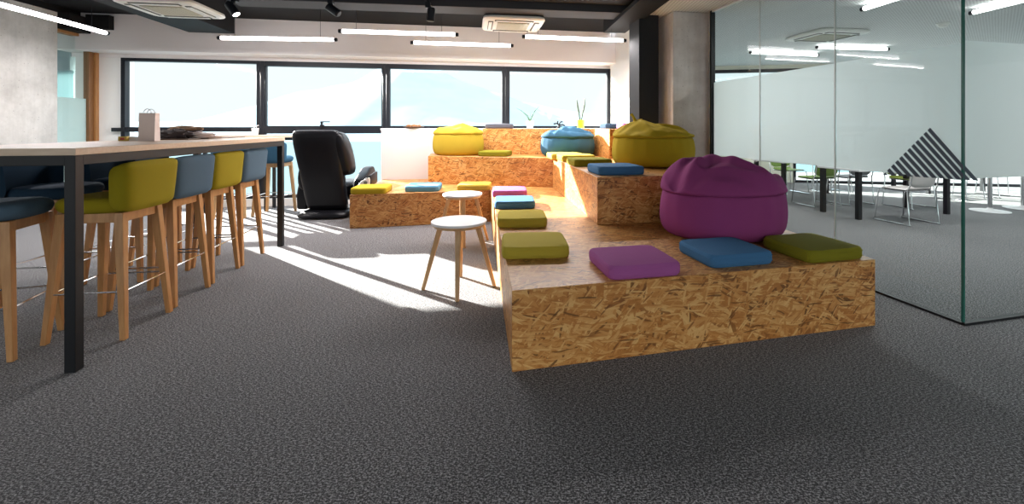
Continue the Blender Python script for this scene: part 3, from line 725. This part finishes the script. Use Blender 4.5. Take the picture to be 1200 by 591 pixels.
r2 = copy_tree(r1); p = P(542, 226.8, 0.505); r2.location = (p.x, p.y, 0); r2.rotation_euler = (0, 0, math.radians(14)); r2['label'] = 'round white-topped stool standing just behind its twin by the low platform wing'

# ------------------------------------------------------------------ massage chair seen from behind
mc = thing('massage_chair', 'black leather massage armchair seen from behind facing the windows', 'armchair', (PX(374, 5.85)+0.02, 5.98, 0), math.radians(4))
def loft(sections, seg=40, pw=3.5):
    """sections: (z, cx, cy, half width, half depth)"""
    bm = BM(); rings = []
    for z, cx_, cy_, hw, hd in sections:
        ring = []
        for k in range(seg):
            a = 2*PI*k/seg; ca, sa = math.cos(a), math.sin(a); q = (abs(ca)**pw+abs(sa)**pw)**(-1/pw)
            ring.append(bm.verts.new((cx_+hw*ca*q, cy_+hd*sa*q, z)))
        rings.append(ring)
    for a, b_ in zip(rings, rings[1:]):
        for k in range(seg): bm.faces.new((a[k], a[(k+1) % seg], b_[(k+1) % seg], b_[k]))
    bm.faces.new(rings[0][::-1]); bm.faces.new(rings[-1]); return bm
link('back_shell', loft([(0.10, 0.02, 0.06, 0.24, 0.08), (0.14, 0.02, 0.03, 0.26, 0.10), (0.40, 0.0, -0.02, 0.265, 0.10), (0.75, -0.03, -0.08, 0.285, 0.10), (1.00, -0.05, -0.13, 0.30, 0.09), (1.12, -0.055, -0.15, 0.295, 0.075), (1.155, -0.055, -0.155, 0.27, 0.05), (1.16, -0.055, -0.155, 0.2, 0.03)]), 'leather_black', mc, subsurf=1)
link('side_wing', loft([(0.55, 0.22, 0.06, 0.10, 0.12), (0.62, 0.235, 0.05, 0.125, 0.15), (0.80, 0.225, 0.0, 0.125, 0.16), (1.0, 0.20, -0.05, 0.115, 0.15), (1.10, 0.18, -0.08, 0.10, 0.12), (1.14, 0.17, -0.09, 0.07, 0.08)]), 'leather_black', mc, subsurf=1)
link('side_wing', loft([(0.35, -0.27, 0.10, 0.06, 0.10), (0.45, -0.28, 0.09, 0.085, 0.14), (0.60, -0.27, 0.06, 0.075, 0.14), (0.72, -0.26, 0.04, 0.05, 0.10)]), 'leather_black', mc, subsurf=1)
link('headrest', loft([(0.92, -0.03, 0.0, 0.16, 0.05), (0.96, -0.03, 0.0, 0.2, 0.07), (1.10, -0.03, -0.03, 0.2, 0.07), (1.14, -0.03, -0.05, 0.15, 0.05)]), 'leather_black', mc, subsurf=1)
link('seat', loft([(0.18, 0, 0.40, 0.26, 0.30), (0.25, 0, 0.40, 0.28, 0.34), (0.42, 0, 0.40, 0.28, 0.34), (0.46, 0, 0.40, 0.24, 0.30)]), 'leather_black', mc, subsurf=1)
link('base', loft([(0.001, -0.02, 0.08, 0.32, 0.22), (0.03, -0.02, 0.08, 0.345, 0.24), (0.07, -0.01, 0.08, 0.32, 0.22), (0.12, 0, 0.09, 0.24, 0.18)]), 'leather_black', mc, subsurf=1)
for sx in (-1, 1):
    x = sx*0.36+0.03
    bm = BM()
    def armpt(t): return (x+sx*0.012*0, 0.02+0.62*t, 0.10)
    pts = [(0.00, 0.10), (0.55, 0.10), (0.62, 0.25), (0.60, 0.55), (0.50, 0.64), (0.35, 0.62), (0.05, 0.48), (-0.02, 0.3)]
    a_ = [bm.verts.new((x-0.07, 0.06+py_, pz_)) for py_, pz_ in pts]; b_2 = [bm.verts.new((x+0.07, 0.06+py_, pz_)) for py_, pz_ in pts]
    bm.faces.new(a_); bm.faces.new(b_2[::-1])
    for i in range(len(pts)): bm.faces.new((a_[i], a_[(i+1) % len(pts)], b_2[(i+1) % len(pts)], b_2[i]))
    arm = link('armrest', bm, 'leather_black', mc, bevel=0.03, seg=4)
# silver trimmed arm end that juts out on the right
bm = BM()
pts = [(0.30, 0.33), (0.56, 0.56), (0.575, 0.54), (0.575, 0.40), (0.44, 0.33)]
bm = BM(); a_ = [bm.verts.new((px_, 0.02, pz_)) for px_, pz_ in pts]; b_2 = [bm.verts.new((px_, 0.34, pz_+0.03)) for px_, pz_ in pts]
bm.faces.new(a_); bm.faces.new(b_2[::-1])
for i in range(5): bm.faces.new((a_[i], a_[(i+1) % 5], b_2[(i+1) % 5], b_2[i]))
armr = link('arm_pod', bm, 'leather_black', mc, bevel=0.015, seg=3)
bm = BM(); pts = [(0.425, 0.40), (0.45, 0.475), (0.56, 0.53), (0.568, 0.50), (0.565, 0.415), (0.46, 0.385)]
a_ = [bm.verts.new((px_, 0.000, pz_)) for px_, pz_ in pts]; b_2 = [bm.verts.new((px_, 0.03, pz_)) for px_, pz_ in pts]
bm.faces.new(a_); bm.faces.new(b_2[::-1])
for i in range(6): bm.faces.new((a_[i], a_[(i+1) % 6], b_2[(i+1) % 6], b_2[i]))
tr = link('trim', bm, 'silver', armr, bevel=0.006); tr['label'] = 'silver end trim'
bm = BM(); lathe(bm, [(0.02, 0), (0.024, 0.002), (0.02, 0.006)], 16); bmesh.ops.rotate(bm, verts=bm.verts, cent=(0, 0, 0), matrix=Matrix.Rotation(PI/2, 3, 'X')); bmesh.ops.translate(bm, verts=bm.verts, vec=(0.515, 0.0, 0.46)); link('recess', bm, 'vent_dark', tr)

# ------------------------------------------------------------------ things on the bar table
tz = 1.098
def TP(px, py, z=tz): return P(px, py, z)
def carrier(name, label, mat, loc, rz, w, d, h, cat='bag'):
    r = thing(name, label, cat, loc, rz)
    bm = BM()
    n0 = 8; rings = []
    for i in range(n0+1):
        t = i/n0; z = h*t; pin = 0.012*math.sin(t*PI)
        q = [(-w/2, -d/2+0.01*t), (0, -d/2+0.012*t), (w/2, -d/2+0.01*t), (w/2-pin*0.5, 0), (w/2, d/2-0.01*t), (0, d/2-0.012*t), (-w/2, d/2-0.01*t), (-w/2+pin*0.5, 0)]
        rings.append([bm.verts.new((x, y, z)) for x, y in q])
    for a, b_ in zip(rings, rings[1:]):
        for k in range(8): bm.faces.new((a[k], a[(k+1) % 8], b_[(k+1) % 8], b_[k]))
    bm.faces.new(rings[0][::-1])
    inner = [bm.verts.new((v.co.x*0.98, v.co.y*0.96, v.co.z)) for v in rings[-1]]; low = [bm.verts.new((v.co.x*0.9, v.co.y*0.85, 0.02)) for v in rings[-1]]
    for k in range(8): bm.faces.new((rings[-1][k], rings[-1][(k+1) % 8], inner[(k+1) % 8], inner[k])); bm.faces.new((inner[k], inner[(k+1) % 8], low[(k+1) % 8], low[k]))
    bm.faces.new(low)
    link('body', bm, mat, r)
    for sy in (-1, 1):
        bm = BM(); pts = [(0.028*math.cos(a), sy*(d/2-0.014), h-0.02+0.05*math.sin(a)) for a in [PI*k/10 for k in range(11)]]
        tube(bm, pts, 0.0022, 6); link('handle', bm, 'paper_white' if mat == 'paper_pink' else mat, r)
    return r
def lin(px, t):      # point on the table: px in the photo, t along its width (0 aisle edge, 1 far edge)
    best = None
    O = TO+Vector((-math.cos(TA), -math.sin(TA)))*(TW*t); D = Vector((-math.sin(TA), math.cos(TA)))
    k = k_of(px, O, D); q = O+D*k; return q
q = lin(175, 0.55); carrier('paper_bag', 'small upright pale pink paper carrier bag with white handles on the bar table', 'paper_pink', (q.x, q.y, tz), math.radians(15), 0.10, 0.075, 0.205)
q = lin(159, 0.75); root = thing('paper_stack', 'stack of white papers lying left of the pink carrier bag', 'papers', (q.x, q.y, tz), math.radians(12)); 
for k in range(3): bm = BM(); box(bm, -0.08+0.004*k, 0.08+0.004*k, -0.06, 0.06, k*0.010, k*0.010+0.0095); link('booklet', bm, 'paper_white', root, bevel=0.001, seg=1)
q = lin(145, 0.78); root = thing('small_box', 'tiny yellow box at the left end of the paper stack', 'box', (q.x, q.y, tz), math.radians(20)); bm = BM(); box(bm, -0.025, 0.025, -0.02, 0.02, 0, 0.033); link('carton', bm, 'box_yellow', root, bevel=0.002); bm = BM(); box(bm, -0.012, 0.012, -0.0212, -0.0202, 0.008, 0.024); link('printed_mark', bm, 'red_print', root)
q0_, q1_ = lin(196, 0.62), lin(268, 0.62); dv = (q1_-q0_); root = tag(link('tray', box(BM(), 0, dv.length, -0.15, 0.15, 0, 0.008), 'tray_brown', loc=(q0_.x, q0_.y, tz), rz=math.atan2(dv.y, dv.x), bevel=0.003), 'flat dark brown folder lying under the bags on the bar table', 'folder')
def crumple(name, label, mat, loc, rz, sx, sy, sz, seed, cat='bag'):
    bm = BM(); bmesh.ops.create_icosphere(bm, subdivisions=4, radius=1)
    for v in bm.verts:
        c = v.co.copy(); q = (abs(c.x)**3+abs(c.y)**3)**(1/3) if True else 1
        n_ = noise.noise(c*2.2+Vector((seed, 0, 0)))*0.35+noise.noise(c*5+Vector((seed, 3, 0)))*0.16
        r_ = 1+n_; v.co = Vector((c.x*r_*sx, c.y*r_*sy, max(-0.55, c.z*r_)*sz))
    mz = min(v.co.z for v in bm.verts)
    for v in bm.verts: v.co.z -= mz
    r = thing(name, label, cat, loc, rz); link('body', bm, mat, r); return r
z1 = tz+0.009
q = lin(206, 0.66); c_ = crumple('leather_bag', 'dark soft bag slumped behind the tied pink parcel on the bar table', 'bag_dark', (q.x, q.y, z1), 0.2, 0.12, 0.07, 0.048, 1.2)
q2 = lin(230, 0.52); c2 = crumple('gift_parcel', 'crumpled pink paper parcel tied with white ribbon on the bar table', 'paper_pink', (q2.x, q2.y, z1), 0.3, 0.15, 0.055, 0.03, 5.1, 'parcel')
bm = BM()
for a0 in (20, 90, 160, 235):
    a = math.radians(a0); tube(bm, [(-0.115, -0.04, 0.03), (-0.115+0.02*math.cos(a), -0.045, 0.03+0.02*math.sin(a)), (-0.115+0.035*math.cos(a+0.3), -0.05, 0.03+0.03*math.sin(a+0.3))], [0.004, 0.005, 0.003], 6)
link('ribbon', bm, 'paper_white', c2)
q = lin(217, 0.85); c3 = crumple('paper_bag', 'brown kraft paper bag lying on its side on top of the dark bag', 'kraft', (q.x, q.y, tz+0.072), 0.2, 0.125, 0.06, 0.026, 9.4)
bm = BM(); box(bm, -0.10, 0.12, -0.05, 0.05, -0.072, -0.0005); link('lower_fold', bm, 'bag_dark', c3, bevel=0.01)
bm = BM(); tube(bm, [(-0.05+0.028*math.cos(PI*k/10), 0, 0.025+0.045*math.sin(PI*k/10)) for k in range(11)], 0.002, 6); link('handle', bm, 'paper_white', c3)
# cup on the window counter
ang = AW; wb = Vector((PX(232, 6.2), 6.12)); cq = wb+Vector((math.cos(ang), math.sin(ang)))*0.62+Vector((-math.sin(ang), math.cos(ang)))*0.34
root = thing('paper_cup', 'small white cup standing on the window counter', 'cup', (cq.x, cq.y, 1.086))
bm = BM(); lathe(bm, [(0.032, 0), (0.036, 0.01), (0.046, 0.095), (0.047, 0.10), (0.044, 0.10), (0.034, 0.012)], 24); link('body', bm, 'paper_white', root)
bm = BM(); tube(bm, [(0.01, 0, 0.08), (0.02, 0, 0.13), (0.05, 0, 0.14)], 0.004, 6); tube(bm, [(-0.01, 0, 0.08), (-0.02, 0, 0.12)], 0.004, 6); link('spoon', bm, 'paper_white', root)

# ------------------------------------------------------------------ things on the white counter
def CP(px, off):     # point on the counter top under photo column px
    O = q0+cn*off; return O+cd*k_of(px, O, cd)
ct = 1.181
q = CP(485, 0.10); root = thing('biscuit_plate', 'plate heaped with brown biscuits on the white cabinet', 'plate', (q.x, q.y, ct))
bm = BM(); lathe(bm, [(0.09, 0), (0.10, 0.004), (0.155, 0.022), (0.153, 0.026), (0.09, 0.012), (0.02, 0.011)], 32); link('dish', bm, 'tray_brown', root)
for k in range(9):
    a = k*0.7; rr = 0.085 if k < 8 else 0.0; bm = BM(); bmesh.ops.create_icosphere(bm, subdivisions=2, radius=0.028)
    for v in bm.verts: v.co.z *= 0.7; v.co *= 1+0.2*noise.noise(v.co*50+Vector((k, 0, 0)))
    o = link('biscuit', bm, 'biscuit', loc=(q.x+rr*math.cos(a), q.y+rr*math.sin(a), ct+(0.040 if k < 8 else 0.046)))
    tag(o, 'round brown biscuit heaped on the plate on the white cabinet', 'biscuit', 'biscuits on the plate')
q = CP(621, 0.12); root = thing('potted_plant', 'thin drooping plant in a pale glass vase on the windowsill cabinet', 'plant', (q.x, q.y, ct))
bm = BM(); lathe(bm, [(0.045, 0), (0.052, 0.005), (0.062, 0.115), (0.064, 0.12), (0.058, 0.12), (0.045, 0.01)], 28); link('vase', bm, 'vase', root)
for pts in ([(0, 0, 0.1), (0.03, 0, 0.19), (0.09, 0, 0.29), (0.15, 0.0, 0.36)], [(0, 0, 0.1), (-0.05, 0, 0.20), (-0.13, 0, 0.28), (-0.22, 0, 0.33)], [(0, 0, 0.1), (0.05, 0, 0.22), (0.075, 0, 0.28)], [(0, 0, 0.1), (-0.03, 0.01, 0.2), (-0.10, 0.02, 0.26)], [(0, 0, 0.1), (0.0, 0.02, 0.2), (0.02, 0.04, 0.27)]):
    bm = BM(); tube(bm, pts, [0.006]*(len(pts)-1)+[0.002], 6); link('leaf', bm, 'leaf', root)
q = CP(680.5, 0.12); root = thing('potted_plant', 'two upright dark stems in a bright lime green pot on the windowsill cabinet', 'plant', (q.x, q.y, ct))
bm = BM(); lathe(bm, [(0.05, 0), (0.06, 0.008), (0.066, 0.13), (0.066, 0.14), (0.06, 0.14), (0.052, 0.012)], 28); link('pot', bm, 'pot_lime', root)
bm = BM(); lathe(bm, [(0.056, 0.12), (0.058, 0.128), (0.02, 0.13)], 20); link('soil', bm, 'leaf_dark', root)
for s_, xx, hh in ((-1, -0.065, 0.47), (1, 0.075, 0.50)):
    bm = BM(); tube(bm, [(s_*0.01, 0, 0.12), (xx*0.4, 0, 0.24), (xx*0.8, 0, 0.37), (xx, 0, hh)], [0.010, 0.014, 0.016, 0.007], 8); link('stem', bm, 'leaf_dark', root)
q = CP(655, 0.10); root = thing('ornament', 'small black branching ornament behind the blue beanbag', 'ornament', (q.x, q.y, ct))
bm = BM(); lathe(bm, [(0.04, 0), (0.045, 0.01), (0.02, 0.03), (0.012, 0.06)], 16); link('foot', bm, 'steel_black', root)
bm = BM()
for pts in ([(0, 0, 0.05), (-0.03, 0, 0.08), (-0.09, 0, 0.07)], [(0, 0, 0.05), (0.02, 0, 0.10), (0.06, 0, 0.11)], [(0, 0, 0.05), (0.06, 0, 0.06), (0.10, 0.0, 0.04)], [(-0.02, 0, 0.07), (-0.02, 0, 0.12)]): tube(bm, pts, 0.012, 7)
link('branches', bm, 'steel_black', root)

# ------------------------------------------------------------------ suspended linear lights
def linear_light(p0, p1, z, label, wires=True, ztop=CZ, power=30, group='suspended linear lights'):
    p0 = Vector(p0); p1 = Vector(p1); d = p1-p0; L = d.length; rz = math.atan2(d.y, d.x)
    r = thing('linear_light', label, 'light', (p0.x, p0.y, z), rz, group)
    bm = BM(); lathe(bm, [(0.02, 0), (0.024, 0.002), (0.024, L-0.002), (0.02, L)], 14)
    bmesh.ops.rotate(bm, verts=bm.verts, cent=(0, 0, 0), matrix=Matrix.Rotation(PI/2, 3, 'Y')); link('tube', bm, 'lamp_glow', r)
    for x in (-0.045, L+0.003):
        bm = BM(); lathe(bm, [(0.018, x), (0.024, x+0.004), (0.024, x+0.038), (0.018, x+0.042)], 12); bmesh.ops.rotate(bm, verts=bm.verts, cent=(0, 0, 0), matrix=Matrix.Rotation(PI/2, 3, 'Y')); link('end_cap', bm, 'frame_black', r)
    if wires:
        for x, zt in zip((L*0.12, L*0.88), ztop if isinstance(ztop, tuple) else (ztop, ztop)): bm = BM(); tube(bm, [(x, 0, 0.028), (x, 0, zt-z)], 0.0025, 5); link('wire', bm, 'frame_black', r)
    la = bpy.data.lights.new('lamp', 'AREA'); la.shape = 'RECTANGLE'; la.size = L; la.size_y = 0.05; la.energy = power; la.color = (1.0, 0.95, 0.95)
    lo = bpy.data.objects.new('lamp', la); COL.objects.link(lo); lo.parent = r; lo.location = (L/2, 0, -0.035); return r
LZ = 2.35
def Q2(px, py, z=LZ): p = P(px, py, z); return (p.x, p.y)
linear_light(Q2(-60, -11), Q2(123.5, 38.5), LZ, 'glowing linear light hanging before the concrete wall at top left', ztop=2.619)
linear_light(Q2(259, 44.5), Q2(391, 46.5), LZ, 'glowing linear light, leftmost of the four in front of the windows')
linear_light(Q2(401, 36.5), Q2(533, 40.5), LZ, 'glowing linear light above the second window, nearer than its neighbour')
linear_light(Q2(485, 50.0), Q2(598, 53.5), LZ, 'glowing linear light hanging lowest below the round-cornered ceiling unit')
linear_light(Q2(616, 43), Q2(730, 47.5), LZ, 'glowing linear light, rightmost of the four in front of the windows', ztop=(CZ, 2.499))
MZ = 2.50
linear_light(Q2(1013, 10, MZ), Q2(1013+75, 10-24, MZ), MZ, 'linear light over the meeting room nearest the glass partition', False, power=20, group='linear lights in the meeting room')
linear_light(Q2(1141, 14.5, MZ), Q2(1236, -9, MZ), MZ, 'linear light at the top right of the meeting room', False, power=20, group='linear lights in the meeting room')
linear_light(Q2(959, 55.5, MZ), Q2(1039, 57.5, MZ), MZ, 'linear light crossing the meeting room ceiling above the frosted band', False, power=20, group='linear lights in the meeting room')
linear_light(Q2(881, 61.5, MZ), Q2(957, 64.5, MZ), MZ, 'linear light farther back at the left of the meeting room', False, power=16, group='linear lights in the meeting room')

# ------------------------------------------------------------------ ceiling units, spotlights, detector
def cassette(c, z, size, rz, label, ztop, box_h=True):
    r = thing('ceiling_unit', label, 'air conditioner', (c[0], c[1], z), rz, 'ceiling air units')
    h = size/2
    bm = BM(); lathe(bm, [(h*0.90, 0.0), (h*0.97, 0.006), (h*1.0, 0.02), (h*0.98, 0.045), (h*0.8, 0.05)], 64, pw=9); link('panel', bm, 'plastic_white', r)
    for k in range(4):
        M_ = Matrix.Rotation(k*PI/2, 4, 'Z')
        bm = BM(); box(bm, -h*0.62, h*0.62, h*0.66, h*0.82, -0.006, 0.002, M=M_); s_ = link('air_slot', bm, 'vent_dark', r)
        bm = BM(); box(bm, -h*0.58, h*0.58, h*0.70, h*0.80, -0.012, -0.007, M=M_); link('vane', bm, 'plastic_white', s_)
    bm = BM(); box(bm, -h*0.52, h*0.52, -h*0.52, h*0.52, -0.010, 0.001)
    for k in range(9): x = -h*0.46+k*h*0.115; box(bm, x, x+h*0.05, -h*0.48, h*0.48, -0.014, -0.0101)
    link('grille', bm, 'grille', r)
    bm = BM(); box(bm, -h*0.92, h*0.92, -h*0.92, h*0.92, 0.0505, ztop-z-0.002); link('housing', bm, 'beam_black' if box_h else 'plastic_white', r)
    return r
cassette((-3.98, 4.82), 2.44, 0.74, A9, 'white square ceiling air unit at upper left beside the black duct', 2.5 + 0.28)
cassette((PX(600, 5.72), 5.78), 2.49, 0.76, A9, 'white square ceiling air unit hanging in the middle behind the beam', CZ)
cassette((4.05, 6.55), 2.50, 0.8, A9, 'white ceiling air unit inside the meeting room', 2.56, False)
def spot(px, py, d, lit, label, tilt, yaw):
    z = EYE-(py-HY)*d/F; r = thing('spotlight', label, 'spotlight', (PX(px, d), d, z), math.radians(yaw), 'black track spotlights')
    bm = BM(); lathe(bm, [(0.035, -0.075), (0.042, -0.072), (0.042, 0.06), (0.03, 0.075)], 24)
    bmesh.ops.rotate(bm, verts=bm.verts, cent=(0, 0, 0), matrix=Matrix.Rotation(math.radians(tilt), 3, 'Y')); head = link('head', bm, 'frame_black', r)
    bm = BM(); lathe(bm, [(0.033, -0.0765), (0.033, -0.0755)], 20); bmesh.ops.rotate(bm, verts=bm.verts, cent=(0, 0, 0), matrix=Matrix.Rotation(math.radians(tilt), 3, 'Y')); link('lens', bm, 'lamp_glow' if lit else 'vent_dark', head)
    bm = BM(); tube(bm, [(0, 0, 0.0), (-0.03, 0, 0.09), (-0.03, 0, min(CZ, 2.62 if d < 5.0 else CZ)-z)], 0.012, 8); box(bm, -0.055, -0.005, -0.025, 0.025, 0.07, 0.13); link('bracket', bm, 'frame_black', r)
    if lit:
        la = bpy.data.lights.new('lamp', 'SPOT'); la.energy = 40; la.spot_size = 1.0; la.color = (1, 0.9, 0.8); lo = bpy.data.objects.new('lamp', la); COL.objects.link(lo); lo.parent = r; lo.location = (0.05, 0, -0.07); lo.rotation_euler = (0, math.radians(-tilt), 0)
spot(272, 10, 4.6, True, 'lit black spotlight beside the upper left ceiling unit', 35, 180)
spot(391, 12, 4.85, False, 'black spotlight tilted to the right, above the second window', 125, 0)
spot(505, 17, 4.9, False, 'black spotlight pointing straight down above the third window', 5, 0)
p = P(1105, 27, 2.548); root = thing('smoke_detector', 'small round smoke detector on the meeting room ceiling', 'detector', (p.x, p.y, 2.51))
bm = BM(); lathe(bm, [(0.03, -0.02), (0.05, -0.005), (0.055, 0.01), (0.05, 0.02)], 24); link('sensor', bm, 'plastic_white', root)
bm = BM(); lathe(bm, [(0.065, 0.02), (0.07, 0.025), (0.07, 0.0395)], 24); link('mounting_plate', bm, 'plastic_white', root)

# ------------------------------------------------------------------ meeting room furniture
def meeting_table(x, y, w, d, label):
    r = thing('meeting_table', label, 'table', (x, y, 0), math.radians(14), 'meeting tables')
    bm = BM(); box(bm, -0.03, w, -0.03, d, 0.625, 0.65); link('tabletop', bm, 'white_laminate', r, bevel=0.003)
    for a in (0, w-0.07):
        for b_ in (0, d-0.07): bm = BM(); box(bm, a, a+0.055, b_, b_+0.055, 0.001, 0.6245); link('leg', bm, 'steel_black', r)
    return r
meeting_table(4.03, 5.83, 1.58, 0.62, 'white meeting table with black legs nearest the glass partition')
meeting_table(3.78, 7.2, 1.55, 0.7, 'white meeting table with black legs farther back in the meeting room')
meeting_table(6.85, 8.1, 1.4, 0.7, 'white meeting table farthest back behind the striped triangle')
def make_chair(mat):
    r = thing('meeting_chair', '', 'chair')
    bm = BM()
    def fs(s, t): s2, t2 = sqr(s, t, 0.5); return Vector((s2*0.215, 0.0+t2*0.20, 0.43-0.02*(1-s2*s2)*(1-t2*t2)+(0.02 if t2 < -0.8 else 0))), Vector((0, 0, 1))
    slab(bm, 14, 12, fs, 0.022); link('seat', bm, mat, r)
    bm = BM()
    def fb(s, t): s2, t2 = sqr(s, t, 0.5); return Vector((s2*0.215, -0.215-0.03*(t2+1)+0.035*s2*s2, 0.60+t2*0.14)), Vector((0, -1, -0.15)).normalized()
    slab(bm, 14, 10, fb, 0.02); link('backrest', bm, mat, r)
    for sx in (-1, 1):
        x = sx*0.235; bm = BM()
        tube(bm, [(sx*0.205, -0.24, 0.66), (sx*0.215, -0.22, 0.50), (x-sx*0.01, -0.19, 0.42), (x, -0.22, 0.03), (x, -0.24, 0.009), (x, -0.20, 0.009), (x, 0.20, 0.009), (x, 0.24, 0.009), (x, 0.22, 0.03), (x-sx*0.02, 0.18, 0.41), (x-sx*0.04, 0.10, 0.415), (x-sx*0.04, -0.15, 0.415)], 0.008, 6)
        link('sled_frame', bm, 'chrome', r)
    return r
def pchair(o, x, y, deg, label): o.location = (x, y, 0); o.rotation_euler = (0, 0, math.radians(deg)); o['label'] = label; o['group'] = 'sled base chairs in the meeting room'
cg, cw, co_, cgr = make_chair('chair_green'), make_chair('chair_white'), make_chair('chair_olive'), make_chair('chair_grey')
pchair(cg, 4.17, 7.0, 14, 'green chair with chrome sled base, nearer of the two green ones')
o = copy_tree(cg); pchair(o, 4.42, 8.25, 194, 'green chair with chrome sled base, farther of the two green ones')
pchair(cw, 4.55, 5.72, 14, 'white chair with chrome sled base at the near meeting table')
pchair(co_, 5.48, 6.83, 194, 'olive chair on the far side of the near meeting table')
pchair(cgr, 4.78, 7.14, 14, 'grey chair with chrome sled base, right of the nearer green chair')
o = copy_tree(cgr); pchair(o, 5.3, 8.4, 194, 'grey chair with chrome sled base behind the farther meeting table')
o = copy_tree(cw); pchair(o, 6.9, 7.55, 20, 'white chair farther right behind the glass corner')
o = copy_tree(cw); pchair(o, 7.7, 7.9, 30, 'white chair in front of the farthest table')
def pedestal(x, y, label):
    r = thing('pedestal_table', label, 'table', (x, y, 0), 0, 'white pedestal tables')
    bm = BM(); lathe(bm, [(0.22, 0.001), (0.225, 0.006), (0.05, 0.022), (0.03, 0.04), (0.028, 0.05)], 32); link('base', bm, 'white_laminate', r)
    bm = BM(); tube(bm, [(0, 0, 0.045), (0, 0, 0.70)], 0.028, 12); link('pole', bm, 'chrome', r)
    bm = BM(); lathe(bm, [(0.30, 0.70), (0.31, 0.703), (0.31, 0.72), (0.30, 0.724)], 40); link('tabletop', bm, 'white_laminate', r)
    return r
p = P(1160, 247.5, 0); pedestal(p.x, p.y, 'white pedestal table just right of the glass corner')
p = P(1199, 244.5, 0); pedestal(p.x, p.y, 'white pedestal table cut off by the right edge of the photograph')
